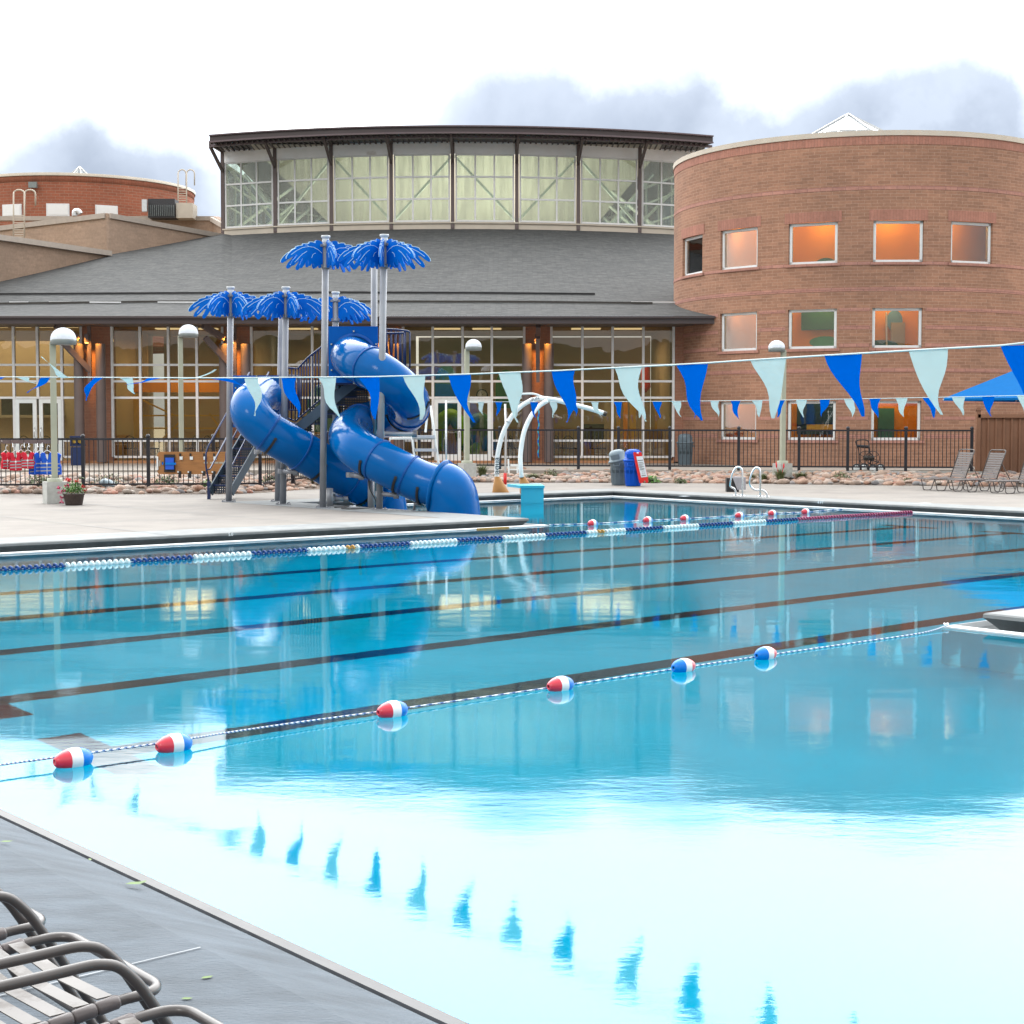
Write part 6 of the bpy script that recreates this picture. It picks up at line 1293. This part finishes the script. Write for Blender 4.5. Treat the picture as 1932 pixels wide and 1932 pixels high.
# ------------------------------------------------------------------ rescue backboard
t = thing('rescue_board', 'varnished wooden rescue backboard with blue head block hanging on the fence', 'rescue board', P(360, 895, FY - .1)); BP = lambda x, y, Y=FY - .12: P(280 + .0988 * x, 814.8 + .0988 * y, Y)
o = BP(175, 810); e_ = BP(1560, 810); k = .0988 / F * (FY - .12); Wd, Hd = (1560 - 175) * k, 430 * k
b = MB(); b.prism([(.0, .05), (.02, .02), (.06, 0), (Wd, 0), (Wd, Hd), (.06, Hd), (.02, Hd - .03), (0, Hd - .07)], o, (1, 0, 0), (0, 0, 1), .025); b.build('board', M['ply'], t)
def bb(x0, y0, x1, y1, m, nm, d=.04, off=.03):
    p, q = BP(x0, y0), BP(x1, y1); return MB().box(((p.x + q.x) / 2, FY - .12 - off, (p.z + q.z) / 2), (q.x - p.x, d, p.z - q.z)).build(nm, m, t)
bb(305, 432, 515, 765, M['padblack'], 'head_pad'); bb(340, 492, 500, 715, M['padblue'], 'head_block', .08, .07); bb(345, 585, 548, 625, M['fblue'], 'head_strap', .02, .13); bb(162, 470, 195, 725, M['white'], 'end_grip'); bb(205, 545, 232, 655, M['iceil'], 'hand_slot', .01, .016)
for x in (1060, 1180, 1265, 1355): bb(x, 572, x + 75, 605, M['iceil'], 'hand_slot', .01, .016)
for x, y in ((605, 410), (800, 410), (1060, 410), (1250, 410)): q = bb(x - 8, y, x + 22, y + 60, M['padblack'], 'strap', .03, .03); bb(x + 0, y + 60, x + 55, y + 120, M['white'], 'buckle', .04, .04)
for x, y in ((600, 750), (795, 750), (1062, 750), (1255, 750)): bb(x - 25, y, x + 30, y + (130 if x < 900 else 90), M['padblack'], 'strap', .03, .03); bb(x - 40, y, x - 12, y + 28, M['white'], 'buckle', .03, .035)
b = MB(); b.lathe([(0, 0), (.04, 0), (.04, .01)], BP(272, 600, FY - .15), 16, Matrix.Rotation(math.pi / 2, 3, 'X') @ Matrix.Scale(.55, 3, (1, 0, 0))); b.build('oval_badge', M['fblue'], t)
# ------------------------------------------------------------------ lifeguard chair
t = thing('lifeguard_chair', 'white and aluminium lifeguard ladder chair partly hidden behind the slide', 'lifeguard chair', P(780, 927, 40)); CY = 40
for pts in (((1535, 610), (1560, 780), (1592, 1010), (1610, 1200)), ((1400, 790), (1412, 900), (1425, 1000), (1440, 1200))): b = MB(); b.tube([P(*SZ(*p), CY) for p in pts], .03, 8); b.build('leg', M['white'], t)
for pts in (((1240, 870), (1225, 1200)), ((1520, 600), (1500, 800))): b = MB(); b.tube([P(*SZ(*p), CY + .6) for p in pts], .028, 8); b.build('leg', M['white'], t)
for (x0, x1, y) in ((1405, 1568, 832), (1418, 1582, 927), (1430, 1596, 1030)): a, c = P(*SZ(x0, y), CY), P(*SZ(x1, y), CY); b = MB(); b.box(((a.x + c.x) / 2, CY + .1, a.z), (c.x - a.x, .3, .07)); b.build('step', M['alu'], t)
b = MB(); a, c = P(*SZ(1238, 845), CY), P(*SZ(1568, 845), CY); b.box(((a.x + c.x) / 2, CY + .4, a.z), (c.x - a.x, .6, .05)); b.tube([P(*SZ(1240, 870), CY), P(*SZ(1260, 830), CY), P(*SZ(1405, 826), CY)], .02, 6); b.build('seat', M['white'], t)
# ------------------------------------------------------------------ flower pot
p = G(139.5, 952.5, .135); t = thing('flower_pot', 'dark wicker pot of magenta and red flowers at the foot of the lamp post', 'flower pot', p)
b = MB(); b.lathe([(0, 0), (.17, 0), (.175, .02), (.21, .2), (.225, .22), (.22, .235), (.2, .22), (0, .2)], p, 28); b.build('wicker_pot', M['wicker'], t)
def leafblob(b, c, r, n, ls, rr, squash=.8):
    for _ in range(n):
        d = Vector((rr.gauss(0, 1), rr.gauss(0, 1), rr.gauss(0, 1))).normalized() * r * rr.uniform(.45, 1); d.z = abs(d.z) * squash if rr.random() < .8 else d.z * .4
        p = c + d; m = Matrix.Rotation(rr.uniform(0, 6.28), 3, 'Z') @ Matrix.Rotation(rr.uniform(-1.1, 1.1), 3, 'X'); s = ls * rr.uniform(.6, 1.3)
        b.add([p + m @ Vector(v) for v in ((-s * .4, 0, 0), (0, -s * .8, s * .1), (s * .4, 0, 0), (0, s * .8, s * .12))], [(0, 1, 2, 3)])
b = MB(); rr = random.Random(11); leafblob(b, p + Vector((.0, 0, .26)), .25, 620, .035, rr, .9); b.build('foliage', M['green3'], t)
for m, nm, offs_ in ((M['flower'], 'magenta_flowers', [(-.22, -.12, .14), (-.26, -.08, .24), (-.15, -.2, .28), (-.28, -.1, .34), (-.1, -.15, .38), (-.2, -.18, .05)]), (M['flower2'], 'red_flowers', [(-.06, -.1, .5), (.22, -.12, .36), (.25, -.05, .28), (.12, -.15, .48), (-.14, 0, .52)])):
    b = MB()
    for o_ in offs_: leafblob(b, p + Vector(o_), .055, 34, .03, rr, 1)
    b.build(nm, m, t)
b = MB(); pts = bez([p + Vector(v) for v in ((.02, 0, .3), (.06, -.02, .48), (.16, -.04, .56), (.24, -.05, .55))], 5)
for i in range(len(pts) - 1): b.bar(pts[i], pts[i + 1], .05 * math.sin(math.pi * (i + 1) / len(pts)) + .01, .004)
b.build('long_leaf', M['green3'], t)
# ------------------------------------------------------------------ shrubs and grasses
def shrub(label, c, r, n, ls, m, name='shrub', cat='shrub', group=None):
    rr = random.Random(hash(label) % 1000 if False else int(c[0] * 977) % 997); c = Vector(c); t = thing(name, label, cat, c, group); b = MB()
    for k in range(5): a = k * 1.3; leafblob(b, c + Vector((math.cos(a) * r * .45, math.sin(a) * r * .45, r * .35 * (k % 2))), r * .7, n // 5, ls, rr)
    b.build('foliage', m, t); s = MB()
    for k in range(7): a = rr.uniform(0, 6.28); s.bar(c, c + Vector((math.cos(a) * r * .5, math.sin(a) * r * .5, r * .7)), .012, .012)
    s.build('stem', M['brown'], t)
def tuft(label, c, h, n, sp_, m, flowers=0):
    rr = random.Random(int(c[0] * 613) % 991 + 3); c = Vector(c); t = thing('grass_tuft', label, 'ornamental grass', c, 'grass tufts in the rock bed'); b = MB()
    for _ in range(n):
        a = rr.uniform(0, 6.28); l_ = h * rr.uniform(.6, 1.1); lean = rr.uniform(.1, 1) * sp_; e = Vector((math.cos(a), math.sin(a), 0)); s = Vector((-e.y, e.x, 0)) * .007; base = c + e * rr.uniform(0, .07)
        p = [base, base + e * lean * .35 + Vector((0, 0, l_ * .6)), base + e * lean + Vector((0, 0, l_ * rr.uniform(.75, 1)))]
        b.add([p[0] - s, p[0] + s, p[1] - s, p[1] + s, p[2]], [(0, 1, 3, 2), (2, 3, 4)])
    b.build('blades', m, t)
    if flowers:
        for k in range(flowers):
            a = rr.uniform(0, 6.28); q = c + Vector((math.cos(a) * .12, math.sin(a) * .12, h * rr.uniform(1.0, 1.35))); f = MB(); f.bar(c, q, .008, .008); f.lathe([(0, -.05), (.022, -.02), (.018, .05), (0, .09)], q, 8); f.build('red_flower_spike', M['flower2'], t)
def gp(x, Y, z=None): X = P(x, 800, Y).x; return (X, Y, hgt(X, Y) if z is None else z)
tuft('tall spiky grass with red flower spikes at the foot of the lamp post', gp(1473, 45.6), .42, 260, .3, M['green2'], 4)
tuft('dry straw coloured grass beside the red flowered clump', gp(1440, 46), .25, 160, .25, M['green2']); tuft('low dry grass between the lamp post and the round shrub', gp(1512, 46), .26, 260, .4, M['green2'])
tuft('broad green grass tuft next to the lamp post plinth by the slide', gp(910, 47.6), .42, 260, .3, M['green2']); tuft('short grey green grass close to the slide exit', gp(873, 47.6), .3, 120, .2, M['green2'])
tuft('spreading low grass under the white arch', gp(1006, 46.9), .22, 240, .4, M['green2']); tuft('small bright green cushion grass on the rocks', gp(1391, 44.9), .14, 260, .25, M['green2'])
tuft('grass tuft behind the slide pole', gp(584, 43.6), .24, 200, .35, M['green2']); tuft('thin grass clump below the brick tower windows', gp(1420, 46.4), .2, 100, .25, M['green2'])
shrub('round olive shrub at the rocks behind the white arch', gp(1041, 47.6), .28, 260, .05, M['green2']); shrub('leafy green shrub behind the red folding sign', gp(1230, 46.0), .24, 260, .05, M['green3']); shrub('dark low shrub right of the red folding sign', gp(1285, 45.6), .2, 200, .04, M['green'])
shrub('olive shrub in front of the hose reel cart fence post', gp(1587, 45.9), .28, 280, .04, M['green2']); shrub('small green plant below the hose reel cart', gp(1715, 45), .14, 120, .04, M['green']); shrub('tiny green plant left on the rocks near the loungers', gp(1775, 45), .12, 90, .04, M['green'])
shrub('dark green shrub below the blue life vests', gp(79, 40.6), .38, 560, .045, M['green']); shrub('loose green shrub beside a grey boulder behind the fence', gp(205, 41), .42, 380, .045, M['green2']); shrub('green shrub behind the head of the rescue board', gp(313, 41), .36, 480, .045, M['green'])
shrub('small bright shrub by the foot of the slide stair', gp(388, 41), .2, 180, .04, M['green3']); shrub('low green shrub behind the slide pole', gp(512, 42.6), .28, 280, .045, M['green']); shrub('grey green shrub on the rocks between the slide posts', gp(662, 44.6), .3, 220, .04, M['green2'])
shrub('dark low shrub on the rocks by the fence end', gp(1843, 45.6), .18, 150, .04, M['green'])
bo = rocks(1, lambda r_: Vector(gp(203, 40.4)) + Vector((0, 0, .12)), .22, .23, 8); tag(bo.build('boulder', M['bingrey2'], None), 'large grey boulder between the shrubs behind the fence', 'boulder')
# ------------------------------------------------------------------ small things on deck and coping
def leaf(label, p, s, rz):
    b = MB(); m = Matrix.Rotation(rz, 3, 'Z'); pts = [(0, 0, .004), (.3, .22, .03), (.7, .2, .012), (1, 0, .03), (.7, -.22, .006), (.3, -.2, .022)]; v = [Vector(p) + m @ (Vector(q) * s) for q in pts]; b.add(v, [(0, 1, 5), (1, 2, 4, 5), (2, 3, 4)], True); tag(b.build('fallen_leaf', M['leaflet'], None), label, 'leaf', 'fallen leaves on the deck')
leaf('large curled green leaf lying at the near pool edge', G(236, 1668, .09), .075, .3); leaf('small green leaf caught in the pool gutter edge', G(262, 1666, .05), .04, 1); leaf('small pale leaf lying alone on the grey deck', G(379, 1846, .135), .04, .6); leaf('tiny green leaf in the gutter upstream of the large one', G(171, 1623, .05), .03, 2); leaf('thin green leaf low on the grey deck', G(341, 1884, .135), .035, .1); leaf('tiny leaf fragment near the edge slot', G(424, 1806, .08), .018, .5); leaf('thin leaf cut by the left border of the photo', G(0, 1588, .135), .05, .2)
tl = MB()
for x, y in ((1272, 933), (1552, 948), (1590, 951)): q = G(x, y, .14); 
def tile(label, x, y, w_, d_, s=''):
    p = G(x, y, .1345); b = MB(); b.box(p + Vector((0, .2, .002)), (w_, d_, .004), rzU); t = b.build('depth_tile', M['paper'], None); tag(t, label, 'depth marker', 'depth markers on the coping')
tile('white depth marker tile on the coping, nearest the pool corner', 1293, 937, .22, .16); tile('white depth marker tile on the coping below the hose reel cart', 1745, 963 - 12, .42, .2)
for label, x, y in (('pale number mark on the coping edge by the slide deck', 435, 1005.5), ('dark and white mark on the far coping edge', 1745, 955)):
    pass
def mark(label, s, x, y, sz, vdir, z=.109):
    p = P(x, y, G(x, y, z).y); e = bpy.data.objects.new('edge_marking', None); C.objects.link(e); e.location = p; tag(e, label, 'edge marking', 'painted marks on the coping edge'); ang = math.atan2(vdir.y, vdir.x); text(s, sz, p, (math.pi / 2, 0, ang), M['rope1'], 'painted_characters', e)
mark('white number painted on the coping edge below the slide deck', '5.0', 684 / 1.571 + 0, 1008.5, .07, UX); mark('white number painted on the far coping edge beyond the lane line', '4 FT', 1548, 948.5, .09, -VX)
b = MB(); p = W(17.6, 21.62, .01); b.bar(W(17.2, 21.63, .0), W(17.9, 21.63, .0), .02, .05); tag(b.build('wall_plate', M['dgold'], None), 'small worn yellow plate on the gutter lip near the deck corner', 'plate')
# knot where the near rope meets the platform corner
p = W(12.08, 8.53, .035); b = MB(); b.tube([p + Vector((.018 * math.cos(a), .018 * math.sin(a), .005 * math.sin(3 * a))) for a in [2 * math.pi * k / 14 for k in range(14)]], .005, 6, closed=True); tag(b.build('rope_anchor', M['steel'], None), 'small steel ring tying the float rope to the deck corner', 'anchor ring')
